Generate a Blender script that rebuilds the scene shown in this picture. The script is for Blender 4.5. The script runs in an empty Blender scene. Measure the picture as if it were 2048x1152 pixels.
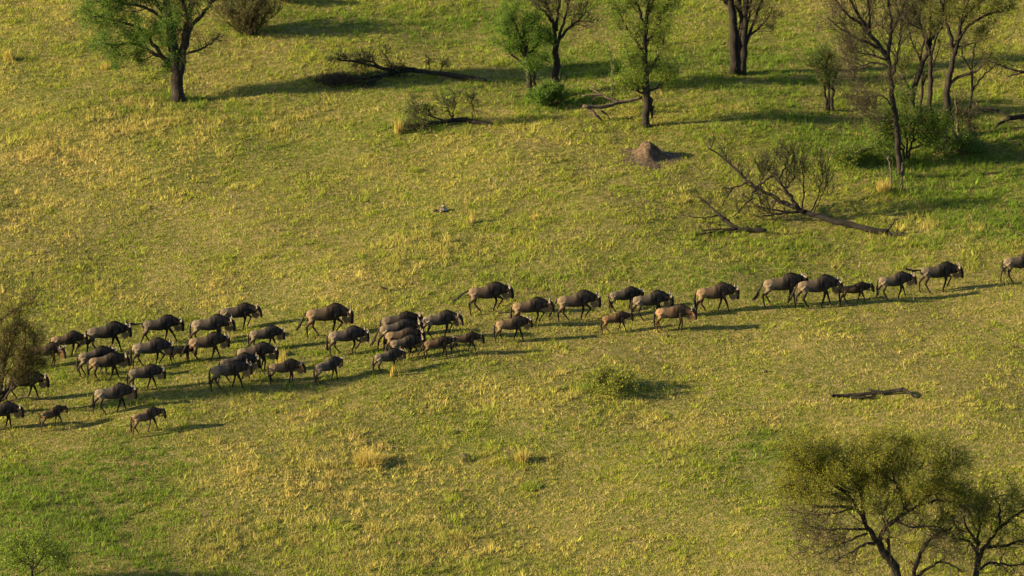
import bpy, math, random
import numpy as np
from mathutils import Vector, Matrix

R = math.radians
random.seed(7)
rng = np.random.default_rng(7)
SC = bpy.context.scene
COL = SC.collection

# ------------------------------------------------------------------ camera, sky, sun, exposure
DIST, DEP = 300.0, R(20.0)
FRAME_W = 48.8                                    # metres across the frame at the herd
cam_loc = Vector((0.0, -DIST * math.cos(DEP), DIST * math.sin(DEP)))
cd = bpy.data.cameras.new('camera'); cam = bpy.data.objects.new('camera', cd); COL.objects.link(cam)
cam.location = cam_loc
cam.rotation_euler = (math.pi / 2 - DEP, 0, 0)
cd.sensor_width = 36.0
cd.lens = 36.0 * DIST / FRAME_W
cd.clip_start = 1.0; cd.clip_end = 6000.0
SC.camera = cam

SUN_EL, SUN_AZ = R(20.0), R(13.0)                 # low sun from the left, a little from the camera's side
to_sun = Vector((-math.cos(SUN_EL) * math.cos(SUN_AZ), -math.cos(SUN_EL) * math.sin(SUN_AZ), math.sin(SUN_EL)))
w = bpy.data.worlds.new("World"); SC.world = w; w.use_nodes = True
nt = w.node_tree
bg = nt.nodes['Background']
sky = nt.nodes.new('ShaderNodeTexSky'); sky.sky_type = 'NISHITA'; sky.sun_disc = False
sky.sun_elevation = SUN_EL; sky.sun_rotation = math.atan2(to_sun.x, to_sun.y) % (2 * math.pi)
nt.links.new(sky.outputs[0], bg.inputs[0]); bg.inputs[1].default_value = 0.065
sd = bpy.data.lights.new('sun', 'SUN'); sd.energy = 5.0; sd.angle = R(0.5); sd.color = (1.0, 0.785, 0.44)
sun = bpy.data.objects.new('sun', sd); COL.objects.link(sun)
sun.rotation_euler = to_sun.to_track_quat('Z', 'Y').to_euler(); sun.location = (-60, -20, 60)
SC.view_settings.view_transform = 'Standard'; SC.view_settings.look = 'None'
SC.view_settings.gamma = 1.0; SC.view_settings.exposure = 2.52

# ------------------------------------------------------------------ terrain and pixel helpers
PXW = 2048.0
FPX = DIST / FRAME_W * PXW                        # focal length in photo pixels
CX, CY = 1024.0, 576.0
f_ = Vector((0, math.cos(DEP), -math.sin(DEP))); u_ = Vector((0, math.sin(DEP), math.cos(DEP))); r_ = Vector((1, 0, 0))

def gh(x, y):                                     # gentle swells of the plain
    return (0.32 * np.sin(x * 0.115 + y * 0.05 + 0.6) + 0.24 * np.sin(x * 0.19 - y * 0.083 + 2.1)
            + 0.13 * np.sin(x * 0.37 + y * 0.21 + 4.0) + 0.07 * np.sin(x * 0.71 - y * 0.33 + 1.0)
            + 0.05 * np.sin(x * 1.05 + y * 0.62 + 3.1)) * 0.75

def ray(px, py):
    return (f_ + r_ * ((px - CX) / FPX) + u_ * ((CY - py) / FPX))

def at(px, py, h=0.0):                            # the point at height h over the ground seen at a photo pixel
    d = ray(px, py); z = h
    for _ in range(12):
        t = (z - cam_loc.z) / d.z
        p = cam_loc + d * t
        z = float(gh(p.x, p.y)) + h
    return p

def at_y(px, py, Y):                              # the point seen at a photo pixel in the upright plane y = Y
    d = ray(px, py); t = (Y - cam_loc.y) / d.y
    return cam_loc + d * t

def mpp(y):                                       # metres per photo pixel at depth y
    return (DIST + y * math.cos(DEP)) / FPX

def vnoise(x, y, s, seed):                        # smooth value noise 0..1
    x = np.asarray(x, float) / s; y = np.asarray(y, float) / s
    xi = np.floor(x).astype(np.int64); yi = np.floor(y).astype(np.int64)
    fx = x - xi; fy = y - yi
    fx = fx * fx * (3 - 2 * fx); fy = fy * fy * (3 - 2 * fy)
    def hsh(a, b):
        n = (a * 374761393 + b * 668265263 + seed * 1442695041) & 0x7fffffff
        n = ((n ^ (n >> 13)) * 1274126177) & 0x7fffffff
        return ((n ^ (n >> 16)) & 0xffff) / 65535.0
    return ((hsh(xi, yi) * (1 - fx) + hsh(xi + 1, yi) * fx) * (1 - fy)
            + (hsh(xi, yi + 1) * (1 - fx) + hsh(xi + 1, yi + 1) * fx) * fy)

def fbm(x, y, s, seed, o=3):
    v = 0.0; a = 0.5; tot = 0
    for i in range(o):
        v = v + a * vnoise(x, y, s / 2 ** i, seed + i * 17); tot += a; a *= 0.55
    return v / tot

# ------------------------------------------------------------------ materials
def new_mat(name):
    m = bpy.data.materials.new(name); m.use_nodes = True
    n = m.node_tree.nodes; b = n['Principled BSDF']
    b.inputs['Specular IOR Level'].default_value = 0.15
    return m, n, m.node_tree.links, b

def ramp(n, l, src, stops):
    r = n.new('ShaderNodeValToRGB')
    e = r.color_ramp.elements
    while len(e) > 1: e.remove(e[-1])
    e[0].position = stops[0][0]; e[0].color = (*stops[0][1], 1)
    for p, c in stops[1:]:
        k = e.new(p); k.color = (*c, 1)
    l.new(src, r.inputs[0]); return r

def mat_attr_leaf(name, translucent=0.4, rough=0.7):
    m, n, l, b = new_mat(name)                    # colour comes from the blade's or leaf's own colour attribute
    a = n.new('ShaderNodeAttribute'); a.attribute_name = 'tone'
    l.new(a.outputs['Color'], b.inputs['Base Color']); b.inputs['Roughness'].default_value = rough
    t = n.new('ShaderNodeBsdfTranslucent'); l.new(a.outputs['Color'], t.inputs['Color'])
    mx = n.new('ShaderNodeMixShader'); mx.inputs[0].default_value = translucent
    l.new(b.outputs[0], mx.inputs[1]); l.new(t.outputs[0], mx.inputs[2])
    l.new(mx.outputs[0], n['Material Output'].inputs['Surface'])
    return m

def mat_noise(name, stops, scale=6.0, detail=6, rough=0.9, bump=0.0, bscale=30, stretch=(1, 1, 1)):
    m, n, l, b = new_mat(name)
    tc = n.new('ShaderNodeTexCoord'); mp = n.new('ShaderNodeMapping'); mp.inputs['Scale'].default_value = stretch
    l.new(tc.outputs['Object'], mp.inputs[0])
    t = n.new('ShaderNodeTexNoise'); t.inputs['Scale'].default_value = scale; t.inputs['Detail'].default_value = detail
    l.new(mp.outputs[0], t.inputs['Vector'])
    r = ramp(n, l, t.outputs['Fac'], stops); l.new(r.outputs[0], b.inputs['Base Color'])
    b.inputs['Roughness'].default_value = rough
    if bump:
        t2 = n.new('ShaderNodeTexNoise'); t2.inputs['Scale'].default_value = bscale; t2.inputs['Detail'].default_value = 5
        l.new(mp.outputs[0], t2.inputs['Vector'])
        bp = n.new('ShaderNodeBump'); bp.inputs['Strength'].default_value = bump; bp.inputs['Distance'].default_value = 0.05
        l.new(t2.outputs['Fac'], bp.inputs['Height']); l.new(bp.outputs[0], b.inputs['Normal'])
    return m

M = {}
M['bark'] = mat_noise('dark_bark', [(0.3, (0.006, 0.0048, 0.0036)), (0.55, (0.011, 0.0088, 0.0064)), (0.75, (0.028, 0.022, 0.016))], 9, bump=0.8, stretch=(1, 1, 0.3))
M['bark_grey'] = mat_noise('grey_bark', [(0.3, (0.02, 0.016, 0.012)), (0.6, (0.05, 0.04, 0.03)), (0.8, (0.09, 0.074, 0.058))], 10, bump=0.7, stretch=(1, 1, 0.3))
M['twig'] = mat_noise('twig_bark', [(0.3, (0.012, 0.0095, 0.006)), (0.7, (0.038, 0.030, 0.018))], 3)
M['deadwood'] = mat_noise('dead_wood', [(0.3, (0.004, 0.0032, 0.0027)), (0.6, (0.009, 0.0074, 0.006)), (0.78, (0.028, 0.0225, 0.0185))], 7, bump=0.8)
M['palewood'] = mat_noise('weathered_wood', [(0.3, (0.02, 0.0145, 0.011)), (0.6, (0.058, 0.041, 0.030)), (0.8, (0.12, 0.088, 0.066))], 7, bump=0.6)
M['mound'] = mat_noise('mound_earth', [(0.35, (0.013, 0.0085, 0.0052)), (0.52, (0.036, 0.024, 0.0145)), (0.72, (0.078, 0.052, 0.032))], 5, bump=1.0, bscale=9)
M['dark_earth'] = mat_noise('dark_earth', [(0.35, (0.015, 0.011, 0.008)), (0.6, (0.05, 0.034, 0.022)), (0.75, (0.10, 0.07, 0.045))], 6, bump=1.0, bscale=14)
M['dung'] = mat_noise('dark_dung', [(0.3, (0.012, 0.010, 0.008)), (0.7, (0.03, 0.024, 0.018))], 20, bump=0.6)
M['lump'] = mat_noise('mottled_lump', [(0.35, (0.012, 0.010, 0.009)), (0.52, (0.05, 0.036, 0.028)), (0.66, (0.2, 0.18, 0.16))], 7, detail=3)
M['plume'] = mat_noise('dark_plumage', [(0.3, (0.008, 0.007, 0.008)), (0.7, (0.025, 0.016, 0.014))], 20)
M['white'] = mat_noise('white_plumage', [(0.3, (0.6, 0.58, 0.54)), (0.7, (0.8, 0.78, 0.74))], 20)
M['leaf'] = mat_attr_leaf('leaf', 0.5)
M['grass'] = mat_attr_leaf('grass_blade', 0.35, 0.8)
M['horn'] = mat_noise('horn', [(0.3, (0.05, 0.04, 0.03)), (0.7, (0.15, 0.12, 0.088))], 8, rough=0.5)
M['hair'] = mat_noise('black_hair', [(0.3, (0.006, 0.005, 0.005)), (0.7, (0.018, 0.014, 0.012))], 14)
mb_ = mat_attr_leaf('pale_hair', 0.45); M['beard'] = mb_
def coat_mat():
    m, n, l, b = new_mat('wildebeest_coat')
    a = n.new('ShaderNodeAttribute'); a.attribute_name = 'tone'
    oi = n.new('ShaderNodeObjectInfo')
    mx = n.new('ShaderNodeMix'); mx.data_type = 'RGBA'; mx.blend_type = 'MULTIPLY'; mx.inputs[0].default_value = 1.0
    l.new(a.outputs['Color'], mx.inputs[6]); l.new(oi.outputs['Color'], mx.inputs[7])
    l.new(mx.outputs[2], b.inputs['Base Color']); b.inputs['Roughness'].default_value = 0.62
    b.inputs['Specular IOR Level'].default_value = 0.06
    tc = n.new('ShaderNodeTexCoord')
    t = n.new('ShaderNodeTexNoise'); t.inputs['Scale'].default_value = 22; t.inputs['Detail'].default_value = 4
    l.new(tc.outputs['Object'], t.inputs['Vector'])
    bp = n.new('ShaderNodeBump'); bp.inputs['Strength'].default_value = 0.35; bp.inputs['Distance'].default_value = 0.02
    l.new(t.outputs['Fac'], bp.inputs['Height']); l.new(bp.outputs[0], b.inputs['Normal'])
    return m
M['coat'] = coat_mat()
def ground_mat():
    m, n, l, b = new_mat('savanna_soil')
    tc = n.new('ShaderNodeTexCoord')
    t1 = n.new('ShaderNodeTexNoise'); t1.inputs['Scale'].default_value = 3.2; t1.inputs['Detail'].default_value = 8
    t2 = n.new('ShaderNodeTexNoise'); t2.inputs['Scale'].default_value = 0.07; t2.inputs['Detail'].default_value = 4
    l.new(tc.outputs['Object'], t1.inputs['Vector']); l.new(tc.outputs['Object'], t2.inputs['Vector'])
    r1 = ramp(n, l, t1.outputs['Fac'], [(0.35, (0.026, 0.034, 0.007)), (0.5, (0.062, 0.062, 0.016)), (0.68, (0.13, 0.10, 0.048))])
    r2 = ramp(n, l, t2.outputs['Fac'], [(0.35, (0.05, 0.06, 0.013)), (0.65, (0.11, 0.085, 0.034))])
    mx = n.new('ShaderNodeMix'); mx.data_type = 'RGBA'; mx.inputs[0].default_value = 0.35
    l.new(r1.outputs[0], mx.inputs[6]); l.new(r2.outputs[0], mx.inputs[7]); l.new(mx.outputs[2], b.inputs['Base Color'])
    b.inputs['Roughness'].default_value = 1.0; b.inputs['Specular IOR Level'].default_value = 0.0
    t3 = n.new('ShaderNodeTexNoise'); t3.inputs['Scale'].default_value = 9; t3.inputs['Detail'].default_value = 5
    l.new(tc.outputs['Object'], t3.inputs['Vector'])
    bp = n.new('ShaderNodeBump'); bp.inputs['Strength'].default_value = 1.0; bp.inputs['Distance'].default_value = 0.10
    l.new(t3.outputs['Fac'], bp.inputs['Height']); l.new(bp.outputs[0], b.inputs['Normal'])
    return m
M['ground'] = ground_mat()

# ------------------------------------------------------------------ mesh helpers
class MB:
    """collects tubes and patches, then links them as one mesh object"""
    def __init__(s): s.v = []; s.f3 = []; s.f4 = []; s.c = []; s.n = 0
    def add(s, v, f4=None, f3=None, col=None):
        v = np.asarray(v, float)
        if f4 is not None and len(f4): s.f4.append(np.asarray(f4) + s.n)
        if f3 is not None and len(f3): s.f3.append(np.asarray(f3) + s.n)
        s.v.append(v); s.n += len(v)
        s.c.append(np.ones((len(v), 3)) * 0.1 if col is None else np.broadcast_to(np.asarray(col, float), (len(v), 3)))
    def tube(s, pts, rad, k=6, wob=0.0):
        pts = np.asarray(pts, float); n = len(pts); rad = np.asarray(rad, float)
        t = np.gradient(pts, axis=0); t /= np.linalg.norm(t, axis=1)[:, None] + 1e-9
        a = np.array([0, 0, 1.0]) if abs(t[0][2]) < 0.9 else np.array([1.0, 0, 0])
        ang = np.arange(k) * 2 * math.pi / k
        V = np.empty((n, k, 3)); u = np.cross(t[0], a)
        for i in range(n):
            u = u - t[i] * np.dot(u, t[i]); u /= np.linalg.norm(u) + 1e-9
            w_ = np.cross(t[i], u)
            rr = rad[i] * (1 + wob * (rng.random(k) - 0.5)) if wob else np.full(k, rad[i])
            V[i] = pts[i] + (np.cos(ang) * rr)[:, None] * u + (np.sin(ang) * rr)[:, None] * w_
        i0 = (np.arange(n - 1)[:, None] * k + np.arange(k)[None]).ravel()
        i1 = (np.arange(n - 1)[:, None] * k + (np.arange(k)[None] + 1) % k).ravel()
        F = np.stack([i0, i1, i1 + k, i0 + k], 1)
        v = V.reshape(-1, 3)
        c0 = len(v); v = np.vstack([v, pts[0], pts[-1]])
        j = np.arange(k); jn = (j + 1) % k
        caps = np.vstack([np.stack([np.full(k, c0), jn, j], 1), np.stack([np.full(k, c0 + 1), (n - 1) * k + j, (n - 1) * k + jn], 1)])
        s.add(v, F, caps)
    def build(s, name, mat, parent=None, smooth=True, color=False):
        v = np.vstack(s.v) if s.v else np.zeros((0, 3))
        me = mesh_np(name, v, np.vstack(s.f3) if s.f3 else None, np.vstack(s.f4) if s.f4 else None,
                     np.vstack(s.c) if color else None, smooth)
        me.materials.append(mat)
        o = bpy.data.objects.new(name, me); COL.objects.link(o)
        if parent: o.parent = parent
        return o

def mesh_np(name, v, f3=None, f4=None, col=None, smooth=False):
    me = bpy.data.meshes.new(name)
    me.vertices.add(len(v)); me.vertices.foreach_set('co', np.ascontiguousarray(v, np.float32).ravel())
    n3 = 0 if f3 is None else len(f3); n4 = 0 if f4 is None else len(f4)
    idx = np.concatenate([np.asarray(f3).ravel() if n3 else np.zeros(0, int), np.asarray(f4).ravel() if n4 else np.zeros(0, int)]).astype(np.int32)
    tot = np.concatenate([np.full(n3, 3), np.full(n4, 4)]).astype(np.int32)
    st = np.concatenate([[0], np.cumsum(tot)[:-1]]).astype(np.int32) if len(tot) else np.zeros(0, np.int32)
    me.loops.add(len(idx)); me.loops.foreach_set('vertex_index', idx)
    me.polygons.add(len(tot)); me.polygons.foreach_set('loop_start', st); me.polygons.foreach_set('loop_total', tot)
    if smooth: me.polygons.foreach_set('use_smooth', np.ones(len(tot), bool))
    if col is not None:
        a = me.attributes.new('tone', 'FLOAT_COLOR', 'POINT')
        a.data.foreach_set('color', np.hstack([col, np.ones((len(col), 1))]).astype(np.float32).ravel())
    me.update(calc_edges=True)
    return me

def tag(o, label, cat, group=None, kind=None):
    o['label'] = label
    if cat: o['category'] = cat
    if group: o['group'] = group
    if kind: o['kind'] = kind
    return o

def empty(name, loc, label, cat, group=None):
    o = bpy.data.objects.new(name, None); COL.objects.link(o); o.location = loc; o.empty_display_size = 0.3
    return tag(o, label, cat, group)

# ------------------------------------------------------------------ ground: one sheet to the horizon
def axis(lo, hi, step, far):
    a = list(np.arange(lo, hi + 1e-6, step)); g = step; x = hi
    while x < far: g *= 1.5; x += g; a.append(x)
    g = step; x = lo; pre = []
    while x > -far: g *= 1.5; x -= g; pre.append(x)
    return np.array(pre[::-1] + a)
gx = axis(-44, 44, 0.5, 2500); gy = axis(-50, 66, 0.5, 2500)
X, Y = np.meshgrid(gx, gy)
Z = gh(X, Y) + 0.03 * (fbm(X, Y, 2.0, 3, 2) - 0.5)
nx = len(gx); ii = np.arange((len(gy) - 1) * nx).reshape(-1, nx)[:, :-1].ravel()
me = mesh_np('ground', np.stack([X, Y, Z], -1).reshape(-1, 3), None, np.stack([ii, ii + 1, ii + 1 + nx, ii + nx], 1), None, True)
me.materials.append(M['ground'])
ground = bpy.data.objects.new('ground', me); COL.objects.link(ground)
tag(ground, 'rolling savanna ground of brown soil under the grass', None, kind='structure')

# ------------------------------------------------------------------ grass (nobody could count the blades)
# patches of the plain: photo pixel centre, radii in pixels, change of dryness, height, lushness; some deep green also paints in shade, as at lower left
PATCH = [
    (230, 250, 230, 70, .20, .12, 0), (480, 235, 170, 40, .20, .20, 0), (350, 215, 240, 60, -.1, .15, .35), (100, 330, 160, 60, .2, 0, 0),
    (840, 490, 150, 50, .22, .30, .1), (650, 440, 130, 40, .12, .12, 0), (1060, 430, 90, 40, .1, .18, 0), (220, 360, 120, 25, .22, .1, 0),
    (1500, 250, 260, 80, -.15, .12, .35), (1480, 140, 260, 50, -.3, .12, .8), (1150, 120, 150, 80, -.2, .15, .4), (720, 50, 300, 40, -.25, 0, .7),
    (1900, 320, 240, 90, -.28, .22, .8), (1960, 420, 160, 60, -.22, .05, .5), (1850, 470, 180, 35, .15, .3, .1), (1550, 480, 260, 50, -.1, .18, .3),
    (1680, 300, 120, 50, 0, .2, .25), (1780, 380, 30, 25, .3, .3, 0), (870, 170, 150, 25, -.3, .1, .5), (870, 245, 90, 20, -.1, .15, .3),
    (700, 690, 260, 40, -.2, -.12, .35), (200, 740, 220, 70, -.22, -.15, .4), (900, 720, 240, 40, -.05, -.12, .15), (250, 860, 200, 40, -.1, -.1, .2), (1200, 640, 260, 30, -.05, -.15, .15), (1000, 30, 420, 50, -.15, .05, .35), (1750, 60, 300, 90, -.1, .05, .3), (800, 250, 200, 60, -.05, 0, .15), (1250, 380, 250, 70, -.05, .0, .15), (1500, 560, 200, 30, -.1, 0, .2), (250, 950, 120, 60, -.12, -.05, .45),
    (60, 1050, 140, 110, -.35, .15, 1.0), (420, 1040, 260, 50, .05, .1, .05), (560, 960, 260, 60, .22, .06, 0), (760, 900, 200, 60, .18, .05, 0),
    (700, 1090, 240, 60, .0, .18, .25), (1000, 1080, 130, 50, .15, .2, .1), (1060, 790, 200, 45, .16, .12, 0),
    (1220, 770, 90, 25, -.1, .2, .3), (1550, 900, 60, 35, -.25, .12, .6), (1480, 940, 130, 30, -.15, 0, .4), (1700, 730, 380, 100, .0, -.25, -.05),
    (1150, 1000, 150, 80, 0, -.2, 0), (1450, 1050, 260, 80, -.05, -.15, 0), (1900, 900, 200, 80, .08, -.1, 0), (400, 470, 240, 50, 0, -.1, .1),
    (1100, 200, 70, 20, -.4, .25, 1.0), (1880, 230, 120, 60, -.2, .2, .5), (600, 330, 120, 60, -.15, 0, .15), (930, 330, 200, 45, .05, -.1, .0),
    (1700, 590, 340, 30, -.1, -.2, .1), (1350, 660, 300, 25, -.05, -.22, .1), (740, 560, 120, 25, .35, 0, 0), (340, 590, 200, 30, .25, 0, 0),
    (1250, 1100, 120, 40, .15, .1, 0), (160, 1070, 260, 120, -.2, .1, .5), (300, 930, 200, 50, -.1, 0, .3), (1950, 380, 160, 160, -.15, .05, .35), (1600, 120, 500, 120, -.1, .03, .2), (650, 130, 360, 90, -.08, .03, .2), (1080, 560, 500, 60, -.08, .05, .15), (80, 480, 140, 70, .2, 0, 0), (1850, 600, 200, 40, .1, -.2, 0),
]
PW = []
for px, py, rx, ry, dd, dh, dl in PATCH:
    p = at(px, py); k = mpp(p.y)
    PW.append((p.x, p.y, rx * k, ry * k / math.sin(DEP), dd * 1.3, dh, dl * 1.35))

def fields(x, y):
    wx = x + 2.0 * (fbm(x, y, 3, 71, 2) - 0.5); wy = y + 5.0 * (fbm(x, y, 4, 72, 2) - 0.5)
    dry = 0.38 + 0.55 * (fbm(x, y, 9, 11, 3) - 0.5) + 0.9 * (fbm(x, y, 1.2, 12, 3) - 0.5)
    hgt = 0.35 + 0.5 * (fbm(x, y, 7, 21, 3) - 0.5) + 1.1 * (fbm(x, y, 0.8, 22, 2) - 0.5)
    lush = 0.30 + 0.6 * (fbm(x, y, 8, 31, 3) - 0.5) + 0.5 * (fbm(x, y, 1.2, 32, 2) - 0.5)
    for cx, cy, rx, ry, dd, dh, dl in PW:
        g = np.exp(-(((wx - cx) / rx) ** 2 + ((wy - cy) / ry) ** 2) * 1.2)
        dry = dry + dd * g; hgt = hgt + dh * 1.6 * g; lush = lush + dl * g
    return np.clip(dry, 0, 1), np.clip(hgt, 0.02, 1.3), np.clip(lush, 0, 1.2)

C_OLIVE = np.array([0.168, 0.182, 0.017]); C_LUSH = np.array([0.070, 0.114, 0.008]); C_STRAW = np.array([0.315, 0.238, 0.07]); C_BROWN = np.array([0.19, 0.125, 0.06])
X0, X1, Y0, Y1 = -33.5, 33.5, -42.0, 54.0

def micro(x, y):                                  # tussocky texture at arm's length
    return np.clip((vnoise(x, y, .45, 91) * .6 + vnoise(x, y, .22, 92) * .4 - .30) / .42, 0, 1)

def scatter(n):
    x = rng.uniform(X0, X1, n); y = rng.uniform(Y0, Y1, n)
    keep = np.abs(x) < 28.0 + (y + 20) * 0.09
    return x[keep], y[keep]

def blades(name, label, x, y, per, hfun, wid, spread, lean, colfun):
    """per blades in every tuft; each blade one tapering triangle"""
    n = len(x); N = n * per
    bx = np.repeat(x, per) + rng.normal(0, spread, N); by = np.repeat(y, per) + rng.normal(0, spread, N)
    h = np.repeat(hfun * np.exp(rng.normal(0, 0.30, n)), per) * rng.uniform(0.55, 1.25, N)
    a = rng.uniform(0, 2 * math.pi, N); wd = wid * rng.uniform(0.6, 1.4, N)
    la = rng.uniform(0, 2 * math.pi, N); ll = h * np.abs(rng.normal(0, lean, N))
    z = gh(bx, by) - 0.02
    v = np.empty((N, 3, 3))
    v[:, 0] = np.stack([bx - np.cos(a) * wd, by - np.sin(a) * wd, z], 1)
    v[:, 1] = np.stack([bx + np.cos(a) * wd, by + np.sin(a) * wd, z], 1)
    v[:, 2] = np.stack([bx + np.cos(la) * ll, by + np.sin(la) * ll, z + h], 1)
    colfun = colfun * np.exp(rng.normal(0, 0.24, (n, 1)))
    c = np.repeat(colfun, per, 0) * rng.uniform(0.75, 1.25, (N, 1))
    c = np.repeat(c, 3, 0)
    me = mesh_np(name, v.reshape(-1, 3), np.arange(N * 3).reshape(-1, 3), None, np.clip(c, 0.003, 0.7))
    me.materials.append(M['grass'])
    o = bpy.data.objects.new(name, me); COL.objects.link(o)
    return tag(o, label, 'grass', kind='stuff')

def mix(a, b, t): return a * (1 - t[:, None]) + b * t[:, None]

x, y = scatter(620000)
d, h, lu = fields(x, y)
mi = micro(x, y); bare = np.clip((fbm(x, y, 2.2, 55, 4) - .58) * 9, 0, 1)
keep = rng.random(len(x)) < (1 - .75 * bare) * np.clip(0.55 + 0.3 * lu + 0.2 * h + .4 * mi - .2, 0, 1)
x, y, d, h, lu, mi = x[keep], y[keep], d[keep], h[keep], lu[keep], mi[keep]
c = mix(mix(np.broadcast_to(C_OLIVE, (len(x), 3)), C_LUSH, np.clip(lu * 1.05, 0, 1)), C_STRAW, np.clip(d * 1.25 - 0.35 + rng.normal(0, .13, len(x)), 0, 1))
br = rng.random(len(x)) < 0.10
c[br] = C_BROWN
blades('grass', 'short green and olive grass covering the whole plain', x, y, 4, (0.07 + 0.10 * h) * (.5 + 1.0 * mi), 0.014, 0.045, 0.9, c)

x, y = scatter(80000)
d, h, lu = fields(x, y)
keep = rng.random(len(x)) < np.clip((h - 0.38) * 1.5, 0, 1) * np.clip(0.3 + lu, 0.2, 1)
x, y, d, h, lu = x[keep], y[keep], d[keep], h[keep], lu[keep]
c = mix(mix(np.broadcast_to(C_OLIVE * 0.95, (len(x), 3)), C_LUSH, np.clip(lu, 0, 1)), C_STRAW, np.clip(d - 0.35, 0, .8))
blades('tall_grass', 'taller green grass clumps in the lusher patches', x, y, 8, 0.10 + 0.19 * h, 0.013, 0.075, 0.6, c)

x, y = scatter(60000)
d, h, lu = fields(x, y)
keep = rng.random(len(x)) < np.clip((d - 0.45) * 1.5, 0, 1) * np.clip(h * 1.3, 0.05, 1)
x, y, d, h, lu = x[keep], y[keep], d[keep], h[keep], lu[keep]
c = mix(np.broadcast_to(C_STRAW, (len(x), 3)), C_OLIVE * 1.3, rng.random(len(x)) * 0.6)
blades('dry_grass', 'dry yellow straw grass standing in loose drifts', x, y, 6, 0.12 + 0.26 * h, 0.010, 0.09, 0.55, c)

# ------------------------------------------------------------------ wildebeest
def loft_rings(cs, hh, hw, k=16, up=(0, 0, 1)):
    cs = np.asarray(cs, float); t = np.gradient(cs, axis=0); t /= np.linalg.norm(t, axis=1)[:, None]
    ang = np.arange(k) * 2 * math.pi / k; V = []
    for c, tt, a, b in zip(cs, t, hh, hw):
        side = np.cross(np.asarray(up, float), tt); side /= np.linalg.norm(side); upv = np.cross(tt, side)
        V.append(c + np.cos(ang)[:, None] * a * upv + np.sin(ang)[:, None] * b * side)
    return np.array(V)

def add_loft(mb, V):
    n, k = V.shape[:2]
    i0 = (np.arange(n - 1)[:, None] * k + np.arange(k)[None]).ravel(); i1 = (np.arange(n - 1)[:, None] * k + (np.arange(k)[None] + 1) % k).ravel()
    F = np.stack([i0, i1, i1 + k, i0 + k], 1)
    v = np.vstack([V.reshape(-1, 3), V[0].mean(0), V[-1].mean(0)]); c0 = n * k; j = np.arange(k); jn = (j + 1) % k
    mb.add(v, F, np.vstack([np.stack([np.full(k, c0), jn, j], 1), np.stack([np.full(k, c0 + 1), (n - 1) * k + j, (n - 1) * k + jn], 1)]))

def leg_points(px, pz, hx, hz, l1, l2, fwd):
    dx, dz = hx - px, hz - pz; d = min(math.hypot(dx, dz), (l1 + l2) * 0.997)
    a = math.atan2(dz, dx); cosb = (l1 * l1 + d * d - l2 * l2) / (2 * l1 * d); b = math.acos(max(-1, min(1, cosb)))
    a1 = a + b * fwd
    k = (px + l1 * math.cos(a1), pz + l1 * math.sin(a1))
    f = (px + d * math.cos(a), pz + d * math.sin(a))
    return k, f

# hoof offsets (forward, lift) of near fore, far fore, near hind, far hind
POSES = {
    'stride':   ((.26, 0), (-.20, 0), (-.26, 0), (.24, 0)),
    'stride2':  ((-.20, 0), (.27, 0), (.24, 0), (-.28, 0)),
    'forelift': ((.04, .20), (-.12, 0), (-.20, 0), (.30, 0)),
    'farlift':  ((-.16, 0), (.14, .18), (.22, 0), (-.20, 0)),
    'amble':    ((.14, 0), (-.10, 0), (-.20, .05), (.12, 0)),
    'stand':    ((.03, 0), (-.08, 0), (-.12, 0), (.06, 0)),
    'long':     ((.40, .02), (-.16, 0), (-.40, 0), (.12, 0)),
    'trot':     ((.10, .24), (-.05, .02), (-.14, 0), (.36, .02)),
}

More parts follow.
